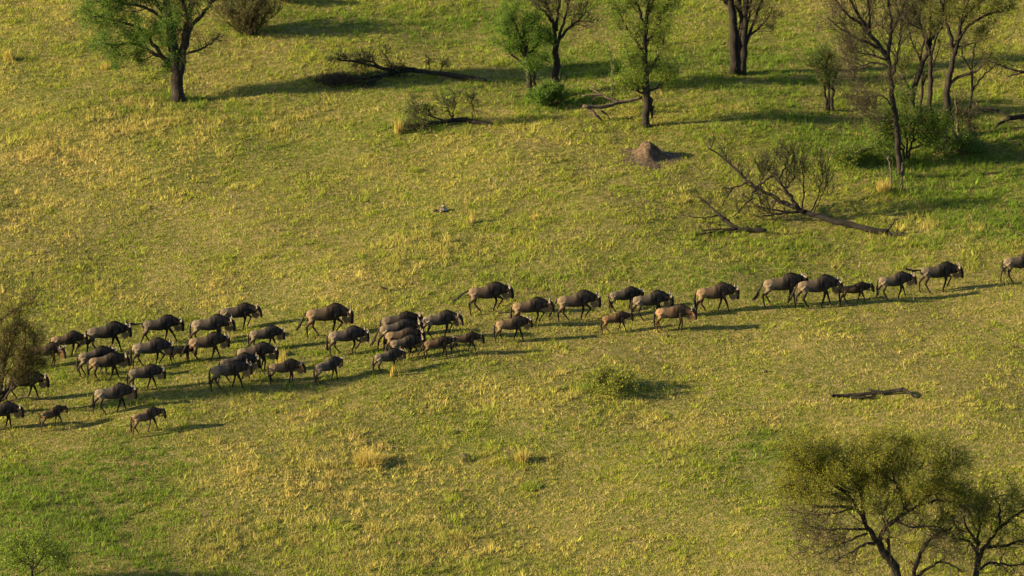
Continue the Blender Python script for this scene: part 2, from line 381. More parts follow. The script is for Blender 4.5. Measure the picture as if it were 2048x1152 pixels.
def wildebeest_data(pose, yaw, pitch, tail, calf):
    """meshes of one animal standing at the origin, head to +x; yaw > 0 turns the head to the camera's side"""
    mb = MB()
    neck_x = [.50, .62, .76, .90]; yawr = -yaw
    def turn(p, w=1.0):                           # swing neck and head about the withers
        p = np.array(p, float); x, y_, z = p[0] - .5, p[1], p[2] - 1.08
        a = pitch * w; x, z = x * math.cos(a) - z * math.sin(a), x * math.sin(a) + z * math.cos(a)
        b = yawr * w; x, y_ = x * math.cos(b) - y_ * math.sin(b), x * math.sin(b) + y_ * math.cos(b)
        return np.array([x + .5, y_, z + 1.08])
    th = .90 if calf else 1.0                     # leaner trunk on the young
    cs = [(-.90, 1.05, .05, .05), (-.865, 1.035, .13, .11), (-.76, 1.02, .205, .17), (-.58, 1.005, .235, .205), (-.36, .985, .25, .23),
          (-.12, .975, .29, .25), (.10, 1.015, .335, .25), (.26, 1.07, .36, .235), (.38, 1.095, .355, .205), (.50, 1.10, .305, .17)]
    nk = [(.63, 1.09, .255, .14), (.79, 1.075, .20, .11), (.93, 1.06, .15, .10)]
    C = [(a, 0, b) for a, b, _, _ in cs] + [tuple(turn((a, 0, b), wt)) for (a, b, _, _), wt in zip(nk, (.35, .7, 1))]
    H = [c[2] * th for c in cs] + [c[2] * th for c in nk]; W = [c[3] * th * .92 for c in cs] + [c[3] * th for c in nk]
    add_loft(mb, loft_rings(C, H, W))
    # head: poll to muzzle, long and blunt, hung nearly upright
    hd = [(.90, 1.17, .10, .09), (1.00, 1.11, .13, .10), (1.06, 1.00, .12, .092), (1.095, .89, .10, .076), (1.12, .78, .085, .070), (1.135, .695, .08, .074), (1.14, .64, .05, .055)]
    add_loft(mb, loft_rings([turn((a, 0, b)) for a, b, _, _ in hd], [c[2] for c in hd], [c[3] for c in hd], 12, up=turn((1.5, 0, 1.3)) - turn((.5, 0, 1.08))))
    for s in (-1, 1):                             # ears
        mb.tube([turn((.95, s * .08, 1.14)), turn((.92, s * .16, 1.13)), turn((.89, s * .235, 1.09))], [.03, .034, .012], 6)
    P = POSES[pose]; hoof = []
    for i, (dx, lift) in enumerate(P):
        s = -1 if i % 2 == 0 else 1
        if i < 2:
            px, pz = .35, .86; k, f = leg_points(px, pz, px + .01 + dx, .085 + lift, .39, .40, 1)
            yy = s * .115
            pts = [(.36, s * .12, 1.02), (px, s * .125, pz), (k[0], yy, k[1]), (f[0], yy, f[1])]; rr = [.13, .092, .05, .033]
        else:
            px, pz = -.60 + dx * .25, .81; k, f = leg_points(px, pz, -.66 + dx, .085 + lift, .38, .42, -1)
            yy = s * .115
            pts = [(-.67, s * .10, 1.0), (px, s * .13, pz), ((px + k[0]) / 2 - .015, s * .12, (pz + k[1]) / 2), (k[0], yy, k[1]), (f[0], yy, f[1])]; rr = [.165, .125, .08, .05, .034]
        # fetlock to hoof
        back = 1.0 if lift > .1 else 0.0
        hx, hz = f[0] + .035 - .06 * back, f[1] - .075
        pts += [(hx, yy, hz), (hx + .03, yy, hz - .012)]; rr += [.036, .042]
        mb.tube(pts, np.array(rr) * (0.93 if calf else 1.0), 10)
    o = mb.build('wildebeest_raw', M['coat'])
    md = o.modifiers.new('r', 'REMESH'); md.mode = 'VOXEL'; md.voxel_size = 0.021
    sm = o.modifiers.new('s', 'SMOOTH'); sm.factor = 0.5; sm.iterations = 3
    dg = bpy.context.evaluated_depsgraph_get()
    body = bpy.data.meshes.new_from_object(o.evaluated_get(dg)); body.name = 'wildebeest_body'
    bpy.data.objects.remove(o)
    n = len(body.vertices); v = np.empty(n * 3, np.float32); body.vertices.foreach_get('co', v); v = v.reshape(-1, 3).astype(float)
    # the coat: pale rump, dark barred shoulder, black face, brown legs
    x, y, z = v[:, 0], v[:, 1], v[:, 2]
    nz = fbm(x * 3 + y * 5 + 40, z * 1.2 + y * 2 + 40, .35, 5, 3); ns = fbm(x + 40, z * .12 + y * .2 + 40, .075, 9, 2)
    rump, trunk, shoulder = np.array([.078, .061, .041]), np.array([.030, .0245, .0192]), np.array([.0165, .0138, .0115])
    if calf: rump, trunk, shoulder = np.array([.092, .062, .034]), np.array([.050, .033, .020]), np.array([.025, .017, .0115])
    t1 = np.clip((x + .50 + .24 * (nz - .5) + .12 * (z - .9)) / .06, 0, 1); t2 = np.clip((x + .10 + .3 * (nz - .5)) / .30, 0, 1)
    c = mix(mix(np.broadcast_to(rump, (n, 3)), trunk, t1), shoulder, t2)
    bar = np.clip((ns - .46) * 9, 0, 1) * np.clip((x + .15) / .2, 0, 1) * np.clip((z - .85) / .15, 0, 1)
    c = mix(c, np.array([.0035, .003, .003]), bar * .9)
    leg = np.clip((.88 - z + .06 * (nz - .5)) / .22, 0, 1)
    c = mix(c, np.array([.022, .0135, .008]) if calf else np.array([.0075, .0053, .0036]), leg * ((z < .74) | (x < -.3)) * .92)
    c = mix(c, np.array([.02, .016, .013]), np.clip((.13 - z) / .05, 0, 1))
    top = np.clip((z - 1.27) / .05, 0, 1) * np.clip((x - .0) / .1, 0, 1)
    c = mix(c, np.array([.012, .010, .009]), top * (0.6 if calf else 0.95))
    hc = turn((1.02, 0, 1.05)); hm = turn((1.135, 0, .71)); ax = hm - hc; L = np.linalg.norm(ax); ax /= L
    q = v - hc; al = q @ ax; fr = turn((1.5, 0, 1.2)) - hc; fr /= np.linalg.norm(fr); front = q @ fr
    rad = np.linalg.norm(q - al[:, None] * ax, axis=1)
    inh = (al > -.14) & (rad < .17) & (np.linalg.norm(v - np.array([.4, 0, 1.0]), axis=1) > .40)
    cheek = np.array([.07, .047, .031]) if not calf else np.array([.085, .058, .038])
    c = mix(c, cheek, inh * np.clip((.02 - front) / .03, 0, 1) * np.clip((.28 - al) / .06, 0, 1) * .8)
    c = mix(c, np.array([.009, .008, .007]), inh * np.clip((front - .005) / .03 + np.clip((al - .17) / .06, 0, 1), 0, 1))
    eye = turn((1.045, 0, 1.03)); q2 = v - eye; sidev = turn((1.045, 1, 1.03)) - eye
    ed = np.minimum(np.linalg.norm(q2 - sidev * .085, axis=1), np.linalg.norm(q2 + sidev * .085, axis=1))
    c = mix(c, np.array([.004, .004, .004]), (ed < .03) * 1.0)
    a = body.attributes.new('tone', 'FLOAT_COLOR', 'POINT')
    a.data.foreach_set('color', np.hstack([c, np.ones((n, 1))]).astype(np.float32).ravel())
    body.polygons.foreach_set('use_smooth', np.ones(len(body.polygons), bool))
    body.materials.clear(); body.materials.append(M['coat'])
    parts = []
    # horns
    for s in (-1, 1):
        m = MB()
        if calf: hp = [(.95, s * .05, 1.22), (.96, s * .075, 1.29), (.95, s * .085, 1.37), (.93, s * .08, 1.43)]; hr = [.026, .022, .015, .004]
        else: hp = [(.96, s * .03, 1.205), (.97, s * .12, 1.205), (.985, s * .215, 1.18), (.995, s * .27, 1.23), (.985, s * .265, 1.31), (.96, s * .215, 1.375), (.945, s * .17, 1.40)]; hr = [.048, .043, .034, .030, .024, .015, .005]
        m.tube([turn(p) for p in hp], hr, 8); parts.append(('horn', m, M['horn'], False))
    # mane of black hair along withers and neck
    m = MB(); k = 520 if not calf else 240
    for _ in range(k):
        t = rng.random(); xx = -.02 + t * .88
        if xx < .5:
            zt = np.interp(xx, [-.02, .10, .26, .38, .5], [1.255, 1.335, 1.41, 1.435, 1.395]); b = np.array([xx, rng.normal(0, .02), (zt - .015) * (1 if not calf else .975)])
        else:
            zt = np.interp(xx, [.5, .62, .76, .9], [1.395, 1.34, 1.27, 1.205]); b = turn((xx, rng.normal(0, .02), zt - .02), np.interp(xx, [.5, .62, .76, .9], [0, .35, .7, 1]))
            if calf: b[2] -= .03
        side = rng.choice((-1, 1)); ln = rng.uniform(.06, .15)
        if rng.random() < .55: d = np.array([rng.normal(-.25, .3), side * rng.uniform(.1, .5), 1.0]) * ln * .65
        else: d = np.array([rng.normal(-.1, .2), side * 1.0, rng.uniform(-.9, -.1)]) * ln * 1.5
        wv = np.array([.012, 0, 0.004]); m.add([b - wv, b + wv, b + d], None, [[0, 1, 2]])
    parts.append(('mane', m, M['hair'], False))
    # beard of pale hair under throat and jaw
    m = MB(); k = 380 if not calf else 110
    for _ in range(k):
        t = rng.random(); p0, p1 = turn((.68, 0, .87), .5), turn((1.06, 0, .82))
        b = p0 * (1 - t) + p1 * t + np.array([0, rng.normal(0, .03), rng.uniform(0, .05)])
        ln = rng.uniform(.12, .27) * (1 if not calf else .5) * (.6 + .8 * math.sin(math.pi * min(1, t * .9 + .1)))
        d = np.array([rng.normal(-.03, .12), rng.normal(0, .12), -1.0]) * ln; wv = np.array([.011, .004, 0])
        g = rng.uniform(.65, 1.2); m.add([b - wv, b + wv, b + d], None, [[0, 1, 2]], np.array([.26, .175, .085]) * g)
    parts.append(('beard', m, M['beard'], True))
    # tail
    m = MB()
    T = {'hang': [(-.88, 0, 1.12), (-.95, -.01, .98), (-.97, -.02, .78), (-.96, -.03, .58), (-.94, -.03, .40)],
         'swing': [(-.88, 0, 1.12), (-.98, -.03, .98), (-1.08, -.06, .80), (-1.18, -.10, .62), (-1.27, -.13, .50)],
         'out': [(-.88, 0, 1.12), (-1.02, -.02, 1.08), (-1.18, -.05, .99), (-1.36, -.08, .85), (-1.52, -.10, .76)],
         'raised': [(-.88, 0, 1.12), (-1.0, -.02, 1.14), (-1.18, -.04, 1.13), (-1.40, -.07, 1.19), (-1.58, -.09, 1.27)],
         'curl': [(-.88, 0, 1.12), (-.97, -.03, 1.02), (-.98, -.10, .88), (-.90, -.17, .76), (-.84, -.2, .62)],
         'side': [(-.88, 0, 1.12), (-.95, -.04, .98), (-.93, -.12, .80), (-.87, -.17, .60), (-.82, -.19, .44)]}[tail]
    m.tube(T, [.038, .034, .052, .058, .012], 7)
    for _ in range(110):
        t = rng.uniform(1.6, 3.8); i = int(t); fr_ = t - i; b = np.array(T[i]) * (1 - fr_) + np.array(T[i + 1]) * fr_
        d = np.array(T[min(i + 1, 4)]) - np.array(T[i]); d = d / np.linalg.norm(d) + rng.normal(0, .22, 3)
        wv = rng.normal(0, .016, 3); ln = rng.uniform(.14, .28); m.add([b - wv, b + wv, b + d * ln], None, [[0, 1, 2]])
    parts.append(('tail', m, M['hair'], False))
    return body, parts

PROTO = {}
def wildebeest(px, py, xl, xr, heading, pose, tail, label, calf=False, yaw=0.0, pitch=0.0, tint=(1, 1, 1), group='wildebeest walking in the herd'):
    """px, py: ground point under the middle of the animal; xl, xr: its ends in the photo (for its size)"""
    yaw = round(yaw + rng.choice((-.2, -.1, 0, .1, .2)), 2); pitch = round(pitch + rng.choice((-.14, -.07, 0, .05)), 2)
    key = (pose, yaw, pitch, tail, calf); p = at(px, py)
    size = (xr - xl) * mpp(p.y) / (2.06 * math.cos(R(heading)))
    if key not in PROTO:
        body, parts = wildebeest_data(*key)
        o = bpy.data.objects.new('wildebeest', body); COL.objects.link(o)
        for nm, m, mt, colr in parts: m.build(nm, mt, o, smooth=(nm == 'horn'), color=colr)
        PROTO[key] = o
    else:
        src = PROTO[key]; o = src.copy(); COL.objects.link(o)
        for ch in src.children:
            c = ch.copy(); COL.objects.link(c); c.parent = o
    if calf: o.name = 'wildebeest_calf'
    o.location = (p.x, p.y, p.z - 0.01); o.rotation_euler = (0, R(rng.uniform(-1, 1)), R(heading)); o.scale = (size,) * 3
    o.color = (*tint, 1)
    return tag(o, label, 'wildebeest', group)

W = wildebeest
GREY, BRN, DRK, TAN = (1.1, 1.1, 1.15), (1.15, 1.0, .85), (.75, .75, .78), (1.35, 1.15, .95)
def herd(xl, xr, yf, heading, pose, tail, label, **k):
    W(xl + .44 * (xr - xl), yf + 1, xl, xr, heading, pose, tail, label, **k)

# left cluster
herd(103, 176, 712, 16, 'farlift', 'hang', 'brown wildebeest lifting a front leg, behind the one with its face turned to the camera', tint=BRN)
herd(60, 136, 734, 8, 'stand', 'side', 'wildebeest at the edge of the left bush with its brown face turned to the camera', yaw=.95, tint=BRN)
herd(175, 265, 704, 14, 'stride', 'swing', 'dark wildebeest with pale beard, just left below the one holding its tail straight out', tint=DRK)
herd(286, 369, 686, 14, 'long', 'raised', 'dark wildebeest striding with its black tail raised straight out behind, far left cluster', tint=DRK)
herd(158, 236, 748, 22, 'amble', 'hang', 'wildebeest showing only its pale rump and tail behind a nearer walking one', pitch=-.05)
herd(178, 258, 759, 16, 'stride2', 'hang', 'brown bodied wildebeest walking in front of the half hidden pale rump', tint=BRN)
herd(265, 350, 733, 14, 'forelift', 'hang', 'grey wildebeest with lowered head, directly below the one with the raised tail', pitch=-.14, tint=GREY)
herd(342, 394, 724, 14, 'amble', 'hang', 'small reddish brown wildebeest calf squeezed between two grey adults', calf=True, tint=(.9, .75, .62))
herd(378, 462, 721, 14, 'stride2', 'swing', 'brown wildebeest just right of the small reddish calf in the left cluster', tint=BRN)
herd(383, 470, 687, 12, 'amble', 'hang', 'grey wildebeest with its legs hidden behind the brown one nearer the camera', pitch=-.10, tint=GREY)
herd(257, 332, 779, 14, 'stride', 'hang', 'dark backed wildebeest with a white wispy beard, second row above the pale calf', pitch=-.08)
herd(189, 274, 824, 14, 'stride2', 'hang', 'large grey wildebeest with shining horns, nearest adult in the lower left', tint=GREY)
herd(265, 329, 866, 36, 'stride', 'hang', 'pale young wildebeest with short horns, nearest the camera of the whole herd', calf=True, tint=(1.15, 1.1, 1.1))
herd(83, 136, 855, 38, 'stride', 'hang', 'slim brown young wildebeest stepping out beyond the twigs of the left bush', calf=True, tint=(.75, .68, .62))
herd(-34, 47, 857, 12, 'amble', 'hang', 'dark wildebeest cut off by the left edge of the picture, below the bush', tint=DRK)
herd(14, 98, 798, 12, 'stride', 'hang', 'dark wildebeest mostly veiled by the bush at the left edge', tint=DRK)
# centre left
herd(441, 523, 660, 10, 'farlift', 'hang', 'large dark wildebeest with glowing beard, topmost of the left half of the herd', tint=DRK)
herd(499, 572, 700, 14, 'stride', 'hang', 'brown grey wildebeest with head down, standing behind one in the long straw', pitch=-.14)
herd(475, 559, 741, 14, 'stand', 'hang', 'wildebeest with pale rump and dark shoulders among yellow stems', pitch=-.10, tint=(1.05, 1, .95))
herd(422, 506, 777, 14, 'stride', 'hang', 'big pale rumped wildebeest overlapping a second pair of horns behind it')
herd(440, 520, 762, 20, 'stride2', 'hang', 'dark wildebeest whose upright horns rise behind the head of a nearer one', tint=DRK, pitch=.05)
herd(537, 610, 767, 14, 'stand', 'side', 'light brown young adult wildebeest with straight upright horns, alone in the lower middle', tint=TAN, yaw=.15)
herd(631, 692, 763, 34, 'amble', 'hang', 'wildebeest seen from behind with a round ring of pale horns', tint=(1.05, 1.05, 1.05), yaw=-.35, pitch=.12)
herd(612, 708, 671, 12, 'forelift', 'swing', 'large brown wildebeest trailing its tail, alone above the middle of the left half', tint=BRN, pitch=-.06)
herd(656, 739, 708, 14, 'trot', 'hang', 'trotting dark grey wildebeest with one front leg bent high under its chest', tint=GREY)
# centre bunch of overlapping animals
herd(763, 846, 678, 12, 'long', 'hang', 'darkest wildebeest at the back of the tight bunch of five', tint=DRK)
herd(759, 845, 697, 19, 'stride2', 'swing', 'second wildebeest from the back of the tight bunch, pale hip showing', pitch=-.05)
herd(770, 850, 707, 9, 'trot', 'hang', 'third wildebeest in the tight bunch, brown flank between two others', tint=BRN, pitch=-.03)
herd(780, 850, 718, 20, 'forelift', 'side', 'fourth wildebeest in the tight bunch, greyish with upright horns', pitch=-.02, tint=(1.05, 1, .95))
herd(748, 812, 744, 26, 'farlift', 'hang', 'front wildebeest of the tight bunch with shiny curled horns and black tail', yaw=-.2, tint=(1, 1, 1))
herd(845, 925, 675, 16, 'farlift', 'hang', 'grey wildebeest with high upswept horns, just right of the tight bunch', tint=(1.05, 1.05, 1.1), yaw=.3, pitch=.04)
herd(848, 914, 716, 14, 'amble', 'swing', 'young brown wildebeest following close behind another young one', calf=True, tint=(.72, .68, .64))
herd(903, 968, 706, 14, 'stride', 'hang', 'young grey brown wildebeest leading the pair below the middle of the herd', calf=True, tint=(.68, .66, .66))
herd(990, 1065, 682, 14, 'stride', 'hang', 'pale grey brown wildebeest walking by itself below the two tail swingers', tint=TAN)
herd(935, 1025, 625, 14, 'trot', 'out', 'big wildebeest with its long black tail streaming out, leading edge of the middle', tint=(1.15, 1.02, .92))
herd(1024, 1106, 650, 14, 'trot', 'hang', 'wildebeest with a warm brown face right behind a swinging black tail', tint=TAN, yaw=.22)
herd(1114, 1203, 641, 14, 'forelift', 'swing', 'pale hipped wildebeest with its tail swinging into the face of the follower', tint=(1.2, 1.1, 1.02))
herd(1218, 1290, 622, 14, 'amble', 'side', 'dark wildebeest partly hidden behind a larger one right of centre', tint=(.85, .85, .9))
herd(1265, 1348, 637, 14, 'stride2', 'hang', 'large dark wildebeest with a curled white horn, right of centre', pitch=-.08, tint=(1, 1, 1))
herd(1204, 1268, 665, 14, 'stride', 'hang', 'small orange brown wildebeest calf walking below two dark adults', calf=True, tint=(1.0, .86, .76))
herd(1310, 1392, 661, 4, 'stand', 'hang', 'tan wildebeest standing still with a bright hanging beard', tint=(1.55, 1.22, .95), yaw=.2)
herd(1392, 1480, 624, 10, 'stride', 'hang', 'wildebeest ahead of the standing tan one, with a long pale fringe of beard', tint=TAN)
# right string
herd(1525, 1618, 609, 12, 'amble', 'swing', 'wildebeest with tufted tail, rearmost of the five at the right', tint=(1.1, 1.05, 1.0), pitch=.06)
herd(1593, 1686, 613, 14, 'stride2', 'swing', 'dark sided wildebeest in front of the rearmost at the right', tint=(1.05, 1, .95))
herd(1680, 1748, 608, 12, 'stride', 'hang', 'small dark brown wildebeest calf trotting between adults at the right', calf=True, tint=(.58, .52, .48))
herd(1755, 1832, 596, 16, 'stride2', 'hang', 'pale rumped wildebeest with its head before the raised tail of another', tint=(1.1, 1.08, 1.05))
herd(1838, 1924, 582, 14, 'farlift', 'raised', 'dark wildebeest holding its tail out above the head of the follower, far right', tint=(.8, .8, .82))
herd(2003, 2088, 562, 14, 'stride2', 'curl', 'wildebeest cut off by the right edge of the picture, leading the string', tint=(1.1, 1.08, 1.05))

# ------------------------------------------------------------------ trees
def arr(p): return np.array([p.x, p.y, p.z]) if hasattr(p, 'x') else np.asarray(p, float)

def bend(pts, n=7, amp=0.04):
    """resample a guide polyline smoothly and make it gnarled"""
    P = np.array([arr(p) for p in pts]); seg = np.r_[0, np.cumsum(np.linalg.norm(np.diff(P, axis=0), axis=1))]
    m = max(n, len(P) * 3); t = np.linspace(0, seg[-1], m)
    out = np.stack([np.interp(t, seg, P[:, i]) for i in range(3)], 1)
    for _ in range(2): out[1:-1] = out[1:-1] * .5 + (out[:-2] + out[2:]) * .25
    out[1:-1] += rng.normal(0, amp, (m - 2, 3)) * np.array([1, 1, .5])
    return out

def unit(v): return v / (np.linalg.norm(v) + 1e-9)

LENS = [3.6, 2.6, 1.7, 1.0]
def sprout(mb, P, R0, R1, levels, cfg, tips):
    """side twigs along a limb, twigs on the twigs; twig ends are kept for the leaves"""
    n, ang, t0, up, jit = cfg['n'], cfg.get('ang', 50), cfg.get('t0', .3), cfg.get('up', .15), cfg.get('jit', .25)
    cfg = dict(cfg); cfg.setdefault('lens', [v * cfg.get('ratio', .4) for v in LENS[-max(3, levels):]])
    L = np.linalg.norm(np.diff(P, axis=0), axis=1).sum()
    if levels <= 0 or L < .08:
        tips.append(P); return
    k = n[0]; k = max(1, int(round(k * rng.uniform(.8, 1.2))))
    for q in range(k):
        t = t0 + (1 - t0) * (q + rng.random()) / k; f = t * (len(P) - 1); i = min(int(f), len(P) - 2)
        b = P[i] + (P[i + 1] - P[i]) * (f - i); d = unit(P[i + 1] - P[i])
        side = unit(np.cross(d, rng.normal(0, 1, 3))); a = R(ang * rng.uniform(.6, 1.3))
        nd = unit(d * math.cos(a) + side * math.sin(a) + np.array([0, 0, up]))
        ln = (cfg['lens'][-levels] if levels <= len(cfg['lens']) else cfg['lens'][0]) * rng.uniform(.5, 1.2) * (1.2 - .5 * t)
        r0 = max(.0085, min((R0 + (R1 - R0) * t) * .5, .012 + ln * .018)); m = 5 if levels > 1 else 4
        pts = [b]
        dd = nd
        for _ in range(m - 1):
            dd = unit(dd + rng.normal(0, jit, 3) + np.array([0, 0, up * .4])); pts.append(pts[-1] + dd * ln / (m - 1))
        pts = np.array(pts); r1 = max(.0055, r0 * .35)
        mb.tube(pts, np.linspace(r0, r1, m), 4 if levels > 1 else 3)
        sprout(mb, pts, r0, r1, levels - 1, dict(cfg, n=n[1:] if len(n) > 1 else n, t0=.15), tips)
    if cfg.get('end', True): tips.append(P[-3:])

def leaves(tips, per, size, spread, colors, keepfun=None):
    """many leaf-sized faces strewn along the twig ends"""
    m = MB()
    C, K = [], []
    per, size = per * 1.9, size * .72            # many small leaflets, one tone to a shoot
    for P in tips:
        if keepfun is not None and not keepfun(P[-1]): continue
        k = rng.poisson(per)
        if k == 0: continue
        f = rng.uniform(0, len(P) - 1, k); i = np.minimum(f.astype(int), len(P) - 2)
        C.append(P[i] + (P[i + 1] - P[i]) * (f - i)[:, None] + rng.normal(0, spread, (k, 3)))
        K.append(np.repeat((np.asarray(colors[rng.integers(0, len(colors))]) * math.exp(rng.normal(0, .12)))[None], k, 0))
    if not C: return m
    C = np.vstack(C); n = len(C)
    a = rng.normal(0, 1, (n, 3)); a /= np.linalg.norm(a, axis=1)[:, None]; b = np.cross(a, rng.normal(0, 1, (n, 3))); b /= np.linalg.norm(b, axis=1)[:, None]
    sz = size * rng.uniform(.5, 1.4, (n, 1)); a = a * sz; b = b * sz * .55
    v = np.stack([C - a, C + b, C + a, C - b], 1).reshape(-1, 3)
    col = np.vstack(K) * np.exp(rng.normal(0, .14, (n, 1)))
    m.add(v, np.arange(n * 4).reshape(-1, 4), None, np.repeat(col, 4, 0))
    return m

def tree(name, label, base, limbs, levels, cfg, leaf=None, group=None, cat='tree', bark='bark', twigmat='twig', stems=None, trunkname='trunk'):
    """limbs: guide polylines in photo pixels (px, py, depth offset), radii in metres; the first limbs make the trunk"""
    p = at(*base); root = empty(name, p, label, cat, group)
    tr, tips = MB(), []
    tw = MB() if levels >= 3 else tr
    for g in limbs:
        pts, r0, r1 = g[0], g[1], g[2]; lv = g[3] if len(g) > 3 else levels; cf = dict(cfg, **(g[4] if len(g) > 4 else {}))
        Q = []
        for q in pts:
            if len(q) == 4: Q.append(arr(at(q[0], q[1], q[3])))   # lying: height above ground given
            else: Q.append(arr(at_y(q[0], q[1], p.y + (q[2] if len(q) > 2 else 0))))
        P = bend(Q, 7, cf.get('gnarl', .035)); n = len(P)
        rad = np.linspace(1, 0, n) ** .8 * (r0 - r1) + r1
        if g is limbs[0] and not cf.get('lying'): rad[0] *= 1.35; P[0, 2] -= .15
        tr.tube(P, rad, 9, .22)
        if lv > 0: sprout(tw, P, r0, r1, lv, cf, tips)
    off = np.array(p)
    def rel(m):
        m.v = [v - off for v in m.v]; return m
    rel(tr).build(trunkname, M[bark], root)
    if tw is not tr and tw.n: rel(tw).build('branches', M[twigmat], root)
    if leaf:
        lm = leaves(tips, *leaf)
        if lm.n: rel(lm).build('foliage', M['leaf'], root, smooth=False, color=True)
    return root

G_BRIGHT = [(.050, .118, .007), (.068, .140, .009), (.032, .082, .006), (.085, .142, .010)]
G_DEEP = [(0.0318, 0.0829, 0.0082), (0.0455, 0.1024, 0.0091), (0.0227, 0.0585, 0.0073)]
G_OLIVE = [(0.0765, 0.0867, 0.0118), (0.0561, 0.0663, 0.0101), (0.102, 0.1071, 0.0134), (0.0357, 0.0459, 0.0084)]
G_YEL = [(0.1188, 0.1458, 0.0132), (0.0918, 0.1296, 0.0113), (0.1512, 0.1566, 0.017), (0.0648, 0.0918, 0.0095)]
G_GOLD = [(.115, .116, .009), (.088, .098, .008), (.14, .13, .010), (.055, .066, .007), (.072, .09, .008)]
BACK = 'trees standing on the far slope'

tree('acacia_tree', 'big dark many-limbed tree with drooping leafy boughs at upper left', (355, 200),
     [([(355, 200), (354, 165), (352, 130), (345, 90), (338, 40), (325, -30)], .34, .14),
      ([(356, 170), (362, 130), (370, 80), (380, 20), (392, -50), (400, -110)], .26, .06),
      ([(350, 140), (338, 120), (318, 112), (290, 95), (262, 85), (235, 90), (205, 88)], .12, .03),
      ([(345, 135), (322, 110), (305, 82), (288, 58), (265, 50), (225, 40), (180, 30)], .12, .03),
      ([(340, 60), (318, 30), (285, 12), (240, 5), (190, 2)], .10, .03),
      ([(366, 108), (385, 104), (405, 98), (424, 84), (436, 70)], .08, .02, 2),
      ([(372, 75), (385, 50), (410, 20), (440, -10), (480, -25)], .12, .03),
      ([(376, 50), (372, 20), (360, -20), (355, -80)], .12, .03),
      ([(340, 45), (300, -10), (260, -50), (215, -70)], .12, .03),
      ([(326, -25), (290, -80), (280, -130)], .13, .03), ([(392, -45), (440, -80), (500, -95)], .12, .03), ([(385, 0), (430, -40), (520, -45), (570, -40)], .10, .03),
      ([(352, 150), (344, 140), (338, 128)], .05, .02, 2)],
     3, dict(n=[14, 8, 5], ang=52, ratio=.44, up=.05),
     (8.0, .045, .14, G_DEEP + G_BRIGHT, lambda q: q[0] < -17.2 or rng.random() < .16 or (q[2] < 2.3 and q[0] < -15.7)), group=BACK)

tree('leafy_tree', 'small bright green tree leaning left beside the bare straight trunk', (1061, 197),
     [([(1061, 197), (1059, 170), (1056, 135), (1054, 115), (1050, 85), (1045, 50)], .17, .04),
      ([(1056, 140), (1040, 122), (1020, 108), (1008, 92)], .08, .02), ([(1055, 118), (1030, 90), (1014, 62), (1010, 35)], .08, .02),
      ([(1054, 112), (1070, 95), (1086, 85)], .07, .02), ([(1071, 185), (1070, 150), (1064, 132), (1080, 120)], .08, .02), ([(1052, 100), (1062, 70), (1066, 45)], .06, .02),
      ([(1053, 105), (1040, 70), (1028, 40), (1022, 28)], .07, .02)],
     3, dict(n=[9, 6, 4], ang=45, ratio=.36, up=.2), (6.0, .042, .12, G_BRIGHT), group=BACK)

tree('bare_tree', 'tall bare tree with one straight trunk and a fan of leafless twigs, top centre', (1114, 194),
     [([(1114, 194), (1113, 150), (1113, 110), (1114, 84)], .20, .14, 1, dict(n=[3])),
      ([(1114, 86), (1108, 60), (1102, 30), (1092, 5), (1080, -25)], .11, .02), ([(1114, 88), (1124, 70), (1140, 52), (1158, 40), (1172, 22)], .10, .02),
      ([(1113, 62), (1116, 30), (1120, -10), (1122, -50)], .09, .02), ([(1104, 45), (1092, 25), (1075, 10), (1060, -10)], .07, .02), ([(1118, 78), (1132, 30), (1140, -10), (1150, -40)], .08, .02),
      ([(1112, 100), (1100, 80), (1090, 70)], .05, .02, 2)],
     3, dict(n=[11, 7, 5], ang=42, ratio=.40, up=.12), (0.5, .04, .06, G_OLIVE), group=BACK)

tree('sapling', 'thin pale sapling pair standing right against the straight bare trunk', (1122, 193),
     [([(1122, 193), (1123, 165), (1121, 130)], .05, .015), ([(1122, 190), (1130, 165), (1134, 150)], .035, .012)], 2, dict(n=[7, 4], ang=40, ratio=.35), (1.5, .04, .06, G_BRIGHT), group='saplings', bark='bark_grey')

tree('sapling', 'single thin upright sapling left of the yellow green tree', (1223, 192),
     [([(1223, 192), (1224, 150), (1222, 115), (1216, 85)], .045, .012)], 2, dict(n=[12, 4], ang=45, ratio=.26), (2.2, .045, .08, G_BRIGHT), group='saplings', bark='bark_grey')

tree('leafy_tree', 'yellow green tree with a low split trunk behind the earth mound', (1291, 254),
     [([(1291, 254), (1293, 225), (1294, 195), (1293, 160), (1290, 110), (1292, 60), (1298, 10), (1305, -40)], .20, .035),
      ([(1294, 192), (1280, 165), (1262, 130), (1255, 100)], .09, .02), ([(1292, 150), (1312, 120), (1325, 90), (1330, 60)], .09, .02),
      ([(1291, 110), (1270, 80), (1245, 40), (1232, 10)], .09, .02), ([(1292, 90), (1315, 50), (1332, 15), (1345, -15)], .09, .02), ([(1294, 55), (1275, 10), (1262, -30)], .08, .02),
      ([(1294, 185), (1315, 175), (1340, 155)], .06, .02), ([(1293, 188), (1275, 185), (1255, 170)], .06, .02), ([(1297, 20), (1318, -25), (1330, -50)], .07, .02),
      ([(1299, 195), (1304, 215), (1304, 236)], .10, .05, 0)],
     3, dict(n=[11, 6, 4], ang=50, ratio=.36, up=.1), (6.0, .042, .15, G_YEL + G_BRIGHT), group=BACK)

